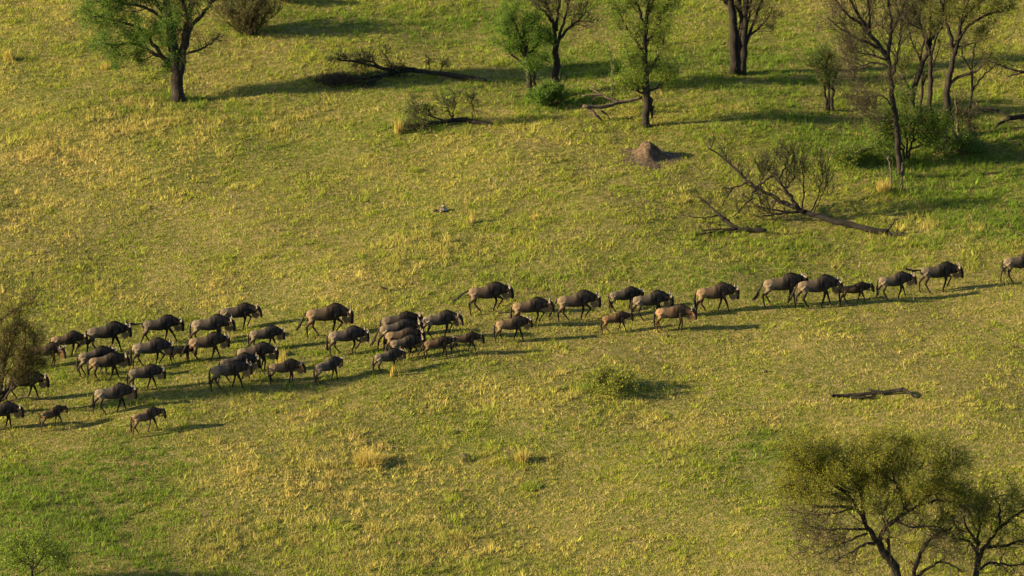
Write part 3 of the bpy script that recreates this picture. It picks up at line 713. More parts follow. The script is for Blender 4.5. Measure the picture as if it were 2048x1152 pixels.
tree('bare_tree', 'dark tree of three thick stems rising out of the top edge', (1476, 149),
     [([(1470, 140), (1468, 100), (1465, 50), (1462, 0), (1452, -60)], .26, .14, 2, dict(t0=.5)), ([(1483, 150), (1486, 110), (1490, 60), (1490, 10), (1494, -60)], .24, .12, 2, dict(t0=.4)),
      ([(1478, 142), (1478, 90), (1484, 40), (1480, 0), (1475, -50)], .16, .08, 2, dict(t0=.4)), ([(1488, 95), (1505, 55), (1520, 15), (1530, -25)], .09, .03), ([(1490, 60), (1500, 25), (1508, -20)], .08, .03),
      ([(1463, 20), (1440, -10), (1410, -30)], .09, .03), ([(1488, 40), (1470, 12), (1455, 0)], .08, .02, 2), ([(1488, 80), (1515, 60), (1540, 30)], .07, .02), ([(1460, 10), (1430, -40), (1400, -70)], .1, .03), ([(1492, -40), (1530, -80), (1570, -100)], .1, .03)],
     3, dict(n=[10, 6, 5], ang=38, ratio=.4, up=.15), (0.6, .04, .06, G_OLIVE), group=BACK)

tree('coppiced_tree', 'short coppiced tree of upright stumps with a small dark leafy top', (1658, 222),
     [([(1652, 220), (1651, 195), (1648, 165), (1640, 145)], .10, .05), ([(1664, 224), (1664, 195), (1665, 168)], .11, .06, 0), ([(1657, 220), (1658, 190), (1658, 160), (1660, 130)], .09, .03),
      ([(1650, 175), (1638, 150), (1630, 135)], .06, .02), ([(1658, 160), (1652, 130), (1648, 112)], .05, .02), ([(1664, 172), (1672, 150)], .05, .02)],
     3, dict(n=[8, 5, 3], ang=38, ratio=.4, up=.35), (4.0, .045, .06, G_OLIVE + G_DEEP), group=BACK)

# the grove at the upper right
GRV = 'trees of the grove at the upper right'
tree('bare_tree', 'tall bare tree with a wide web of grey brown twigs, left in the right grove', (1802, 352),
     [([(1800, 352), (1798, 300), (1792, 245), (1784, 190), (1780, 150), (1775, 115)], .17, .11, 1, dict(n=[4])),
      ([(1776, 118), (1760, 95), (1742, 75), (1725, 45), (1705, 10), (1690, -30)], .13, .03), ([(1776, 118), (1780, 80), (1782, 40), (1776, -10), (1770, -60)], .11, .03),
      ([(1772, 105), (1745, 88), (1710, 75), (1680, 55), (1655, 35)], .10, .02), ([(1784, 150), (1794, 120), (1798, 90), (1802, 50)], .09, .03), ([(1778, 135), (1755, 125), (1730, 128), (1710, 140)], .06, .02),
      ([(1740, 70), (1738, 30), (1735, -20)], .08, .02), ([(1725, 50), (1695, 30), (1670, 0), (1660, -30)], .07, .02), ([(1780, 70), (1800, 30), (1812, -10)], .08, .02),
      ([(1790, 220), (1770, 190), (1745, 190), (1722, 200)], .05, .015), ([(1794, 250), (1770, 232), (1745, 240), (1720, 225)], .045, .015), ([(1778, 120), (1745, 110), (1710, 105)], .07, .02)],
     4, dict(n=[8, 5, 4, 2], ang=44, ratio=.44, up=.22), None, group=GRV, bark='bark')

tree('leafy_shrub', 'bright leafy green undergrowth tree growing against the trunks of the right grove', (1812, 318),
     [([(1812, 318, -.5), (1806, 290, -.6), (1790, 262, -.6), (1770, 240, -.7)], .06, .02), ([(1816, 318, -.5), (1822, 285, -.4), (1835, 255, -.3), (1850, 235, -.3)], .06, .02), ([(1814, 315, -.5), (1812, 270, -.5), (1815, 230, -.5), (1808, 200, -.5)], .06, .02),
      ([(1806, 300, -.5), (1785, 290, -.6), (1760, 285, -.7)], .05, .02), ([(1818, 300, -.4), (1845, 290, -.3), (1870, 280, -.2)], .05, .02), ([(1822, 285, -.4), (1855, 262, -.3), (1875, 250, -.3)], .05, .02), ([(1800, 280, -.6), (1765, 262, -.6), (1752, 250, -.6)], .04, .02)],
     3, dict(n=[12, 7, 4], ang=55, ratio=.44, up=.15), (5.5, .045, .15, G_BRIGHT + G_YEL + G_DEEP), group=GRV, cat='shrub')

tree('dark_tree', 'dark slanting tree leaning right in the middle of the right grove', (1824, 285),
     [([(1824, 285, 1), (1824, 240, 1), (1825, 200, 1), (1836, 145, 1.1), (1852, 110, 1.2), (1861, 85, 1.3)], .18, .11, 0), ([(1860, 88, 1.3), (1862, 50, 1.3), (1860, 0, 1.3), (1850, -50, 1.3)], .12, .04), ([(1856, 100, 1.2), (1846, 60, 1), (1830, 25, 1), (1822, -10, 1)], .11, .03),
      ([(1862, 80, 1.3), (1880, 45, 1.6), (1890, 10, 1.8), (1895, -40, 2)], .11, .03), ([(1825, 205, 1), (1818, 170, 1), (1800, 140, .8), (1788, 120, .8)], .05, .02), ([(1846, 60, 1), (1825, 50, .8), (1805, 40, .8)], .06, .02), ([(1862, 30, 1.3), (1840, -10, 1), (1830, -40, 1)], .07, .02)],
     3, dict(n=[8, 5, 4], ang=44, ratio=.4, up=.1), (5.0, .045, .12, G_OLIVE), group=GRV)

tree('dark_tree', 'slim upright dark trunk between two thicker leaning trees of the right grove', (1864, 287),
     [([(1864, 287), (1862, 240), (1859, 205), (1861, 150), (1862, 112)], .15, .10, 1, dict(n=[3])), ([(1862, 115), (1870, 80), (1884, 50), (1900, 20)], .08, .02), ([(1862, 115), (1854, 80), (1848, 40)], .07, .02)],
     3, dict(n=[6, 4, 3], ang=44, ratio=.4, up=.1), (3.5, .05, .12, G_OLIVE), group=GRV)

tree('dark_tree', 'tall dark tree with a dense olive crown reaching right, rightmost thick trunk of the grove', (1884, 300),
     [([(1884, 300), (1888, 250), (1894, 200), (1896, 165), (1904, 130), (1909, 105)], .22, .12, 0), ([(1909, 108), (1902, 75), (1890, 40), (1880, 0), (1875, -40)], .12, .03), ([(1909, 108), (1918, 70), (1925, 30), (1930, -20)], .13, .04),
      ([(1914, 80), (1935, 55), (1960, 35), (1985, 25), (2010, 22)], .10, .03), ([(1922, 45), (1945, 15), (1975, -5), (2000, -15)], .09, .03), ([(1896, 172), (1910, 158), (1932, 150), (1958, 140), (1972, 122), (1985, 105)], .09, .03, 3, dict(n=[5, 4, 3])),
      ([(1974, 120), (1995, 128), (2015, 135)], .05, .02, 2), ([(1912, 95), (1935, 88), (1960, 82)], .06, .02), ([(1926, 20), (1955, -30), (1985, -50)], .08, .02), ([(1912, 280, -.3), (1906, 250, -.2), (1902, 215, 0)], .09, .04, 0)],
     3, dict(n=[9, 5, 4], ang=44, ratio=.38, up=.08), (6.5, .045, .12, G_OLIVE, lambda q: rng.random() < np.clip((q[2] - 4.6) * .7, .12, 1)), group=GRV)

tree('sapling', 'knotty thin grey stem with bare twigs at the right foot of the grove', (1916, 293),
     [([(1916, 293), (1917, 262), (1914, 225), (1911, 200)], .08, .04), ([(1918, 265), (1926, 245), (1932, 225)], .03, .012), ([(1934, 295), (1938, 270), (1942, 250)], .025, .01)], 3, dict(n=[8, 5, 3], ang=50, ratio=.4), (0.8, .04, .06, G_OLIVE), group=GRV, bark='bark_grey')
tree('sapling', 'thin pale leaning stem in the tuft of yellow grass below the grove', (1782, 381),
     [([(1782, 381), (1784, 355), (1779, 330), (1777, 312)], .055, .03)], 2, dict(n=[5, 4], ang=50, ratio=.4), (1.5, .04, .07, G_BRIGHT), group=GRV, bark='bark_grey')
tree('sapling', 'thin straight stake-like stem directly below the grove, nearest of its stems', (1801, 379),
     [([(1801, 379), (1803, 350), (1806, 325)], .055, .04)], 1, dict(n=[4], ang=50, ratio=.3), None, group=GRV, bark='bark_grey')

tree('dark_tree', 'thin dark wavy stem standing far back inside the right grove', (1842, 262),
     [([(1842, 262), (1840, 220), (1846, 170), (1842, 120), (1850, 70)], .10, .04, 2, dict(t0=.4)), ([(1846, 170), (1866, 130), (1878, 95)], .06, .02), ([(1842, 125), (1825, 90), (1815, 55)], .06, .02)],
     3, dict(n=[7, 5, 3], ang=46, ratio=.4, up=.12), (2.6, .045, .12, G_OLIVE), group=GRV)
tree('dark_tree', 'thin dark stem with twiggy olive top at the right side of the right grove', (1940, 268),
     [([(1940, 268), (1938, 225), (1946, 180), (1942, 130), (1952, 85)], .09, .035, 2, dict(t0=.3)), ([(1945, 180), (1965, 150), (1990, 130)], .05, .02), ([(1943, 140), (1925, 110), (1920, 80)], .05, .02)],
     3, dict(n=[7, 5, 3], ang=48, ratio=.42, up=.12), (3.0, .045, .12, G_OLIVE), group=GRV)

# foreground acacias at the bottom right
tree('acacia_tree', 'umbrella-shaped acacia with a golden green crown at the bottom right', (1812, 1215),
     [([(1812, 1215), (1798, 1165), (1785, 1120), (1765, 1101), (1755, 1081)], .24, .13, 0), ([(1756, 1084), (1735, 1056), (1720, 1026), (1705, 1001), (1685, 976)], .12, .02), ([(1730, 1046), (1724, 1006), (1722, 966), (1730, 931)], .11, .03),
      ([(1757, 1086), (1765, 1061), (1790, 1041), (1815, 1021), (1850, 1006)], .12, .03), ([(1810, 1024), (1805, 991), (1790, 961), (1780, 936)], .09, .02), ([(1706, 1016), (1670, 1011), (1635, 1016), (1605, 1001)], .08, .02), ([(1690, 984), (1650, 956), (1610, 931), (1590, 916)], .09, .02),
      ([(1750, 1088), (1730, 1086), (1712, 1101), (1690, 1110), (1668, 1125)], .07, .02, 3), ([(1776, 1120), (1778, 1096), (1775, 1061), (1778, 1036)], .08, .03), ([(1830, 1016), (1860, 986), (1885, 956), (1895, 936)], .08, .02), ([(1724, 986), (1695, 946), (1680, 916)], .08, .02),
      ([(1800, 986), (1830, 946), (1850, 916)], .08, .02), ([(1722, 966), (1755, 931), (1770, 906)], .08, .02), ([(1700, 1001), (1660, 986), (1625, 966), (1600, 951)], .07, .02), ([(1850, 1006), (1880, 1001), (1900, 1006)], .06, .02), ([(1740, 1061), (1700, 1056), (1650, 1061), (1610, 1051)], .06, .015), ([(1735, 1066), (1690, 1086), (1650, 1101), (1625, 1116)], .05, .015), ([(1790, 1041), (1830, 1056), (1870, 1051), (1900, 1061)], .05, .015), ([(1712, 1016), (1660, 1031), (1600, 1026), (1575, 1016)], .05, .015)],
     4, dict(n=[6, 5, 3, 3], ang=50, ratio=.38, up=-.02, t0=.25), (12, .040, .12, G_GOLD, lambda q: rng.random() < np.clip((q[2] - 4.9) * 1.2, .03, 1)), group='acacias in the foreground at the bottom right')

tree('acacia_tree', 'second golden green acacia, cut by the right edge of the bottom corner', (1952, 1200),
     [([(1952, 1200), (1953, 1150), (1955, 1110), (1955, 1118)], .16, .11, 0), ([(1955, 1120), (1950, 1093), (1930, 1078), (1900, 1083)], .08, .02), ([(1955, 1120), (1968, 1098), (1985, 1073), (2005, 1048)], .10, .03), ([(1956, 1113), (1955, 1078), (1960, 1038), (1955, 1013)], .08, .02),
      ([(1990, 1066), (2020, 1038), (2050, 1018), (2080, 1003)], .09, .02), ([(1970, 1093), (2010, 1093), (2050, 1078), (2090, 1073)], .08, .02), ([(2000, 1053), (2000, 1018), (1990, 993)], .07, .02), ([(1953, 1140), (1985, 1120), (2020, 1133), (2060, 1128)], .07, .02), ([(1955, 1088), (1930, 1048), (1920, 1018)], .06, .02)],
     4, dict(n=[6, 4, 3, 2], ang=52, ratio=.36, up=-.02), (12, .040, .12, G_GOLD, lambda q: rng.random() < np.clip((q[2] - 2.8) * .8, .05, 1)), group='acacias in the foreground at the bottom right')

tree('bare_tree', 'crooked leafless branching tree at the bottom edge between the two acacias', (1822, 1190),
     [([(1822, 1190), (1826, 1150), (1840, 1110), (1850, 1085), (1880, 1065), (1905, 1055)], .11, .04), ([(1824, 1160), (1850, 1140), (1880, 1122), (1905, 1128), (1925, 1145)], .08, .02), ([(1822, 1170), (1830, 1140), (1835, 1118)], .06, .02)],
     2, dict(n=[6, 5], ang=50, ratio=.38, up=.05), None, group='acacias in the foreground at the bottom right')

# the bush at the left edge and the sapling in the lower left corner
tree('thorn_bush', 'wispy olive bush at the left edge, half veiling the animals behind it', (-12, 826),
     [([(-12, 826), (-8, 805), (0, 780), (8, 740), (5, 690)], .14, .04), ([(-8, 812), (20, 785), (45, 750), (62, 715), (70, 680)], .07, .02), ([(0, 800), (30, 750), (48, 700), (50, 650)], .07, .02), ([(-4, 820), (-20, 740), (-15, 660), (-5, 600)], .08, .02),
      ([(5, 740), (25, 690), (38, 640), (42, 600)], .06, .02), ([(-8, 815), (25, 800), (60, 794), (95, 796)], .04, .012, 2, dict(n=[6, 4])), ([(-8, 818), (25, 812), (66, 832)], .035, .012, 2, dict(n=[5, 3])), ([(5, 720), (-30, 660), (-40, 620)], .06, .02), ([(5, 785), (35, 775), (62, 752)], .05, .02), ([(0, 640), (30, 620), (55, 605)], .03, .01, 2), ([(-5, 800), (22, 760), (40, 735), (75, 720)], .05, .015), ([(-5, 780), (15, 700), (25, 660)], .05, .015), ([(0, 760), (40, 720), (78, 690)], .04, .012)],
     3, dict(n=[9, 6, 4], ang=46, ratio=.36, up=.14), (4.5, .036, .12, [(.065, .055, .011), (.045, .042, .008), (.09, .075, .014)], lambda q: q[2] > .9 or rng.random() < .2), cat='bush')
tree('sapling', 'feathery green sapling in the lower left corner', (66, 1168),
     [([(66, 1168), (64, 1140), (58, 1120), (50, 1100), (42, 1082)], .06, .015), ([(64, 1142), (80, 1120), (95, 1098)], .04, .012), ([(62, 1130), (44, 1122), (30, 1108)], .035, .012), ([(64, 1135), (72, 1105), (74, 1080)], .035, .012), ([(70, 1150), (95, 1135), (120, 1120)], .03, .012)],
     3, dict(n=[7, 4, 3], ang=46, ratio=.4, up=.1), (7, .045, .20, [(.09, .145, .010), (.07, .12, .009), (.11, .15, .012)]), group='saplings')

# bushes
def bush(name, label, px, py, w_px, h_px, nst, colors, per=5, cat='bush', group=None, up=.5, leafsize=.05):
    p = at(px, py); k = mpp(p.y); root = empty(name, p, label, cat, group); st, tips = MB(), []
    for _ in range(nst):
        a = rng.uniform(0, 2 * math.pi); q = rng.random() ** .6; hx = w_px * k * .5 * q
        top = np.array([math.cos(a) * hx, math.sin(a) * hx, h_px * k * (1.05 - .5 * q * q) * rng.uniform(.75, 1.05)])
        P = bend([np.array([math.cos(a) * hx * .15, math.sin(a) * hx * .15, -.05]), top * np.array([.6, .6, .6]), top], 5, .03)
        st.tube(P, np.linspace(.022, .008, len(P)), 4); sprout(st, P, .02, .008, 2, dict(n=[6, 4], ang=45, ratio=.4, up=up, t0=.15), tips)
    st.build('stems', M['twig'], root)
    leaves(tips, per, leafsize, .06, colors).build('foliage', M['leaf'], root, smooth=False, color=True)
    return root
bush('round_bush', 'dense dark olive bush behind the big tree at upper left', 496, 68, 150, 92, 60, [(.05, .048, .010), (.035, .04, .008), (.065, .055, .012)], 4.5)
bush('low_shrub', 'bright lush green shrub around the feet of the bare straight tree', 1102, 212, 92, 34, 40, G_BRIGHT, 4)
bush('low_shrub', 'round yellow green shrub with a dark right side in the lower middle', 1222, 786, 104, 30, 24, [(.19, .19, .015), (.13, .16, .012), (.09, .12, .01)], 3.2, up=.5)
bush('low_shrub', 'bright green weed clump below the short log of the right grove', 1695, 328, 84, 24, 22, G_BRIGHT + G_YEL, 3)
bush('low_shrub', 'dark green weeds along the foot of the right grove', 1915, 306, 130, 20, 30, G_DEEP + G_BRIGHT, 3)
bush('low_shrub', 'low dark bush at the top edge behind the big upper left tree', 570, 4, 60, 30, 14, G_DEEP, 4)

# ------------------------------------------------------------------ fallen trees and logs
FALL = 'fallen dead trees'
tree('fallen_tree', 'long dead fallen tree with a forked twiggy top, upper left of centre', (830, 150),
     [([(972, 163, 0, .05), (930, 155, 0, .12), (880, 146, 0, .22), (840, 142, 0, .25), (795, 143, 0, .22)], .14, .10, 1, dict(n=[9], ratio=.25, t0=.2)),
      ([(800, 143, 0, .22), (760, 152, 0, .2), (720, 158, 0, .15), (680, 160, 0, .1)], .10, .03), ([(790, 142, 0, .3), (750, 133, 0, .5), (710, 123, 0, .65), (672, 118, 0, .75)], .10, .03),
      ([(765, 137, 0, .4), (745, 124, 0, .7), (720, 118, 0, .7)], .05, .02), ([(840, 140, 0, .3), (810, 134, 0, .5), (790, 136, 0, .45)], .06, .02), ([(785, 140, 0, .35), (778, 120, 0, .95), (768, 108, 0, 1.3), (774, 96, 0, 1.6)], .04, .012, 2),
      ([(860, 142, 0, .3), (858, 118, 0, .8)], .025, .01, 2), ([(880, 144, 0, .3), (890, 125, 0, .8)], .025, .01, 2), ([(775, 150, 0, .3), (745, 163, 0, .2), (728, 170, 0, .1)], .05, .02)],
     3, dict(n=[13, 7, 4], ang=36, ratio=.27, up=0, lying=True, gnarl=.03), (0.15, .05, .06, G_BRIGHT), group=FALL, cat='fallen tree', bark='deadwood', twigmat='deadwood', trunkname='trunk')
tree('brush_pile', 'low pile of dead brown twigs at the tip of the long fallen tree', (672, 166),
     [([(640, 162, 0, .05), (665, 158, 0, .25), (700, 162, 0, .08)], .03, .015), ([(645, 168, 0, .03), (680, 164, 0, .22), (712, 166, 0, .05)], .03, .015), ([(650, 157, 0, .05), (675, 155, 0, .25), (695, 158, 0, .1)], .03, .015), ([(638, 160, 0, .04), (660, 166, 0, .2), (690, 170, 0, .04)], .03, .012), ([(660, 170, 0, .03), (685, 168, 0, .1), (708, 169, 0, .05)], .03, .012)],
     3, dict(n=[16, 7, 4], ang=60, ratio=.24, up=-.02, lying=True, jit=.4, t0=0), None, cat='brush pile', bark='deadwood', trunkname='sticks')
tree('fallen_tree', 'shorter dark fallen tree with upright twigs and a few green shoots', (900, 247),
     [([(985, 250, 0, .02), (960, 247, 0, .05), (935, 240, 0, .15), (910, 239, 0, .2), (880, 245, 0, .18), (850, 250, 0, .12), (805, 252, 0, .1)], .14, .05, 1, dict(n=[5], ratio=.12)),
      ([(880, 246, 0, .15), (840, 258, 0, .08), (805, 262, 0, .05)], .05, .02), ([(865, 244, 0, .25), (840, 238, 0, .45), (818, 226, 0, .7)], .05, .02), ([(885, 240, 0, .25), (860, 232, 0, .5), (848, 230, 0, .6)], .045, .02), ([(905, 236, 0, .3), (895, 218, 0, .9), (880, 205, 0, 1.2)], .04, .012), ([(904, 236, 0, .3), (910, 205, 0, 1.3), (911, 190, 0, 1.7)], .03, .01),
      ([(945, 238, 0, .2), (946, 215, 0, .9), (943, 195, 0, 1.5)], .025, .01), ([(850, 248, 0, .2), (835, 230, 0, .6), (825, 205, 0, 1.2)], .03, .01)],
     3, dict(n=[10, 6, 4], ang=42, ratio=.28, up=.08, lying=True, gnarl=.03), (0.4, .05, .08, G_BRIGHT, lambda q: True), group=FALL, cat='fallen tree', bark='deadwood')
tree('fallen_tree', 'largest fallen tree with a long leaning bare bough, right of the earth mound', (1620, 440),
     [([(1775, 464, 0, .1), (1740, 460, 0, .18), (1700, 450, 0, .28), (1650, 437, 0, .4), (1605, 422, 0, .55)], .15, .12, 1, dict(n=[7], ratio=.3, t0=.1)),
      ([(1608, 424, 0, .55), (1575, 408, 0, .75), (1540, 390, 0, 1.0), (1500, 367, 0, 1.5), (1478, 345, 0, 1.9), (1455, 325, 0, 2.3), (1430, 302, 0, 2.7), (1415, 294, 0, 2.9)], .12, .025, 3, dict(n=[16, 5, 3], ratio=.34)),
      ([(1600, 420, 0, .6), (1580, 395, 0, 1.2), (1560, 365, 0, 1.9), (1545, 352, 0, 2.1)], .11, .03), ([(1544, 353, 0, 2.1), (1528, 360, 0, 1.9), (1515, 375, 0, 1.5), (1500, 400, 0, .9), (1480, 425, 0, .4), (1465, 434, 0, .2)], .06, .02, 2),
      ([(1495, 366, 0, 1.5), (1470, 372, 0, 1.3), (1455, 390, 0, .9), (1445, 410, 0, .4)], .05, .015, 2), ([(1605, 424, 0, .5), (1575, 424, 0, .5), (1550, 430, 0, .35), (1525, 432, 0, .2)], .08, .03), ([(1570, 424, 0, .45), (1540, 418, 0, .6), (1510, 412, 0, .6)], .05, .02),
      ([(1606, 424, 0, .6), (1607, 390, 0, 1.3), (1608, 350, 0, 2.2), (1602, 315, 0, 3.0)], .05, .015), ([(1620, 424, 0, .55), (1635, 395, 0, 1.1), (1645, 360, 0, 1.8), (1645, 325, 0, 2.5)], .04, .012), ([(1628, 424, 0, .55), (1645, 390, 0, 1.2), (1655, 360, 0, 1.8)], .03, .012), ([(1557, 358, 0, 2.0), (1570, 335, 0, 2.5), (1580, 312, 0, 3.0)], .05, .012), ([(1570, 385, 0, 1.4), (1590, 350, 0, 2.0)], .04, .012), ([(1520, 375, 0, 1.5), (1530, 340, 0, 2.2)], .03, .01),
      ([(1775, 464, 0, .1), (1782, 450, 0, .5), (1788, 440, 0, .75), (1797, 438, 0, .8)], .06, .03, 0), ([(1775, 464, 0, .1), (1795, 470, 0, .1), (1805, 468, 0, .25)], .09, .03, 1, dict(n=[8], ratio=.5)), ([(1778, 466, 0, .1), (1785, 476, 0, .05)], .06, .02, 0)],
     3, dict(n=[9, 5, 3], ang=44, ratio=.46, up=.35, lying=True, gnarl=.04), (0.25, .045, .08, G_YEL + G_BRIGHT), group=FALL, cat='fallen tree', bark='deadwood', twigmat='deadwood')
tree('fallen_tree', 'low dead crown with crooked grey limbs spread left of the largest fallen tree', (1455, 462),
     [([(1532, 463, 0, .1), (1505, 460, 0, .15), (1475, 457, 0, .2), (1455, 445, 0, .4), (1440, 430, 0, .7), (1420, 412, 0, 1.0), (1405, 398, 0, 1.2), (1392, 393, 0, 1.3)], .12, .03, 3, dict(n=[8, 5, 3], ratio=.24)),
      ([(1475, 457, 0, .2), (1450, 462, 0, .12), (1420, 466, 0, .1), (1392, 470, 0, .05)], .07, .025, 2, dict(n=[6, 4], ratio=.3)), ([(1438, 430, 0, .65), (1410, 436, 0, .5), (1385, 434, 0, .45), (1360, 430, 0, .4)], .045, .015, 2, dict(n=[6, 3], ratio=.2)), ([(1468, 455, 0, .2), (1455, 438, 0, .5), (1448, 432, 0, .6)], .05, .02, 1),
      ([(1470, 457, 0, .15), (1435, 458, 0, .2), (1405, 462, 0, .15)], .05, .02, 2), ([(1430, 465, 0, .1), (1412, 480, 0, .05), (1405, 486, 0, .05)], .04, .015, 1)],
     2, dict(n=[9, 6], ang=42, ratio=.34, up=.05, lying=True, gnarl=.03), None, group=FALL, cat='fallen tree', bark='deadwood', twigmat='deadwood')
tree('fallen_branch', 'broken reddish grey branch propped on its stubs beside the split trunk', (1220, 225),
     [([(1284, 195, 0, .9), (1265, 201, 0, .8), (1240, 204, 0, .75), (1215, 212, 0, .7), (1195, 214, 0, .7), (1166, 213, 0, .75)], .08, .10, 0), ([(1178, 216, 0, .65), (1190, 228, 0, .4), (1203, 240, 0, .05)], .08, .05, 0), ([(1200, 220, 0, .6), (1212, 228, 0, .3), (1220, 238, 0, .03)], .06, .04, 0),
      ([(1240, 204, 0, .75), (1215, 195, 0, 1.0), (1195, 185, 0, 1.2), (1180, 176, 0, 1.35)], .07, .02, 2, dict(n=[6, 4], ratio=.4)), ([(1198, 190, 0, 1.1), (1182, 188, 0, 1.1), (1165, 192, 0, .95)], .04, .015, 1)],
     2, dict(n=[5, 3], ang=45, ratio=.3, up=.1, lying=True, gnarl=.02), None, cat='fallen branch', bark='palewood', twigmat='deadwood', trunkname='limb')
tree('fallen_branch', 'thick dark forked bough reaching in low from the right edge', (2010, 245),
     [([(2120, 222, 0, .6), (2080, 228, 0, .6), (2045, 233, 0, .6), (2018, 236, 0, .6)], .15, .13, 0), ([(2020, 235, 0, .6), (2002, 224, 0, .8), (1988, 216, 0, .95), (1965, 217, 0, .95), (1938, 207, 0, 1.0)], .09, .025, 2), ([(2018, 237, 0, .55), (2000, 246, 0, .35), (1988, 256, 0, .1)], .09, .05, 1),
      ([(1985, 218, 0, .9), (1962, 226, 0, .75), (1935, 228, 0, .65)], .06, .02, 2)],
     2, dict(n=[6, 4], ang=45, ratio=.34, up=.15, lying=True, gnarl=.02), None, cat='fallen branch', bark='deadwood', twigmat='deadwood', trunkname='limb')
tree('fallen_branch', 'smaller grey bough higher up at the right edge, above the thick forked one', (2040, 160),
     [([(2110, 150, 0, .5), (2060, 146, 0, .7), (2030, 140, 0, .9), (2008, 136, 0, 1.0)], .10, .03, 2), ([(2050, 145, 0, .7), (2025, 150, 0, .5), (2015, 153, 0, .45)], .06, .03, 1)],
     2, dict(n=[6, 4], ang=45, ratio=.3, up=.1, lying=True, gnarl=.02), None, cat='fallen branch', bark='deadwood', twigmat='deadwood', trunkname='limb')
tree('log', 'short thick grey log propped in the grass left of the grove trunks', (1725, 305),
     [([(1696, 311, 0, .12), (1720, 303, 0, .3), (1745, 293, 0, .5), (1765, 287, 0, .6)], .15, .10, 0), ([(1755, 290, 0, .55), (1775, 286, 0, .6), (1790, 287, 0, .55)], .05, .02, 1)],
     1, dict(n=[4], ang=45, ratio=.3, lying=True, gnarl=.015), None, cat='log', bark='bark_grey', trunkname='timber')
tree('log', 'charred black log lying alone in the open grass at lower right', (1745, 790),
     [([(1664, 792, 0, .08), (1690, 790, 0, .12), (1720, 790, 0, .16), (1750, 786, 0, .16), (1785, 783, 0, .16), (1808, 779, 0, .26)], .065, .10, 1, dict(n=[6], ratio=.35)), ([(1664, 792, 0, .08), (1665, 788, 0, .25), (1669, 786, 0, .3)], .05, .02, 0), ([(1738, 779, 0, .25), (1752, 783, 0, .2), (1770, 784, 0, .16)], .06, .05, 0),
      ([(1806, 779, 0, .26), (1820, 786, 0, .2), (1829, 794, 0, .1)], .08, .04, 1), ([(1757, 782, 0, .25), (1758, 774, 0, .5)], .02, .008, 1), ([(1700, 795, 0, .08), (1730, 796, 0, .1), (1750, 792, 0, .12)], .06, .05, 1)],
     1, dict(n=[3], ang=45, ratio=.6, lying=True, gnarl=.02), None, cat='log', bark='deadwood', trunkname='timber')

# ------------------------------------------------------------------ mound, lumps, birds, tussocks
def mound(name, label, px, py, rx, ry, h, mat, cat, group=None, skew=0.0, power=2.2, peak=.38):
    p = at(px, py); nr, na = 22, 40; v = [[0, 0, h]]; 
    for i in range(1, nr + 1):
        q = i / nr; a = np.arange(na) * 2 * math.pi / na
        wob = 1 + .18 * np.sin(a * 3 + 1) + .10 * np.sin(a * 5 + 2) + .05 * np.sin(a * 9)
        prof = math.exp(-(q / peak) ** power) * .86 + .14 * (1 - q)
        for aa, wb in zip(a, wob):
            x, y = math.cos(aa) * rx * q * wb, math.sin(aa) * ry * q * wb
            dz = (float(fbm([x * 3 + px], [y * 3 + py], .9, 8, 3)[0]) - .5) * .42 * h * min(1, prof * 2 + .12)
            v.append([x + skew * prof * rx, y, h * prof + dz + float(gh(p.x + x, p.y + y)) - p.z - (.05 if i == nr else 0)])
    v = np.array(v); f3 = [[0, 1 + j, 1 + (j + 1) % na] for j in range(na)]; f4 = []
    for i in range(nr - 1):
        for j in range(na):
            a0 = 1 + i * na + j; b0 = 1 + i * na + (j + 1) % na; f4.append([a0, a0 + na, b0 + na, b0])
    m = MB(); m.add(v, f4, f3); o = m.build(name, M[mat]); o.location = p
    return tag(o, label, cat, group)
mound('termite_mound', 'bare brown earth mound with a rounded peak below the yellow green tree', 1298, 314, 1.6, 2.0, .82, 'mound', 'earth mound', power=2.5, peak=.33)
mound('dirt_hummock', 'small crumbling dark dirt hummock in the open grass, bottom centre', 931, 917, .42, .5, .24, 'dark_earth', 'hummock', power=2.6, peak=.6)

def lump(name, label, px, py, sx, sy, sz, mat, cat, group=None):
    import bmesh
    bm = bmesh.new(); bmesh.ops.create_icosphere(bm, subdivisions=3, radius=1)
    for q in bm.verts:
        n = float(fbm([q.co.x * 2 + px], [q.co.y * 2 + q.co.z * 3 + py], 1.2, 4, 3)[0]); q.co *= .7 + .6 * n
        q.co = Vector((q.co.x * sx, q.co.y * sy, q.co.z * sz))
    me = bpy.data.meshes.new(name); bm.to_mesh(me); bm.free(); me.materials.append(M[mat])
    for f in me.polygons: f.use_smooth = True
    o = bpy.data.objects.new(name, me); COL.objects.link(o); p = at(px, py); o.location = (p.x, p.y, p.z + sz * .6)
    return tag(o, label, cat, group)
lump('dung_pile', 'dark dung pile alone in the short grass right of the round shrub', 1532, 744, .11, .13, .07, 'dung', 'dung', 'dung piles')
lump('dung_pile', 'dark dung lump in the grass below the standing tan wildebeest', 1335, 673, .10, .11, .06, 'dung', 'dung', 'dung piles')
lump('dung_pile', 'small dark dung lump below the orange brown calf', 1163, 677, .08, .1, .05, 'dung', 'dung', 'dung piles')

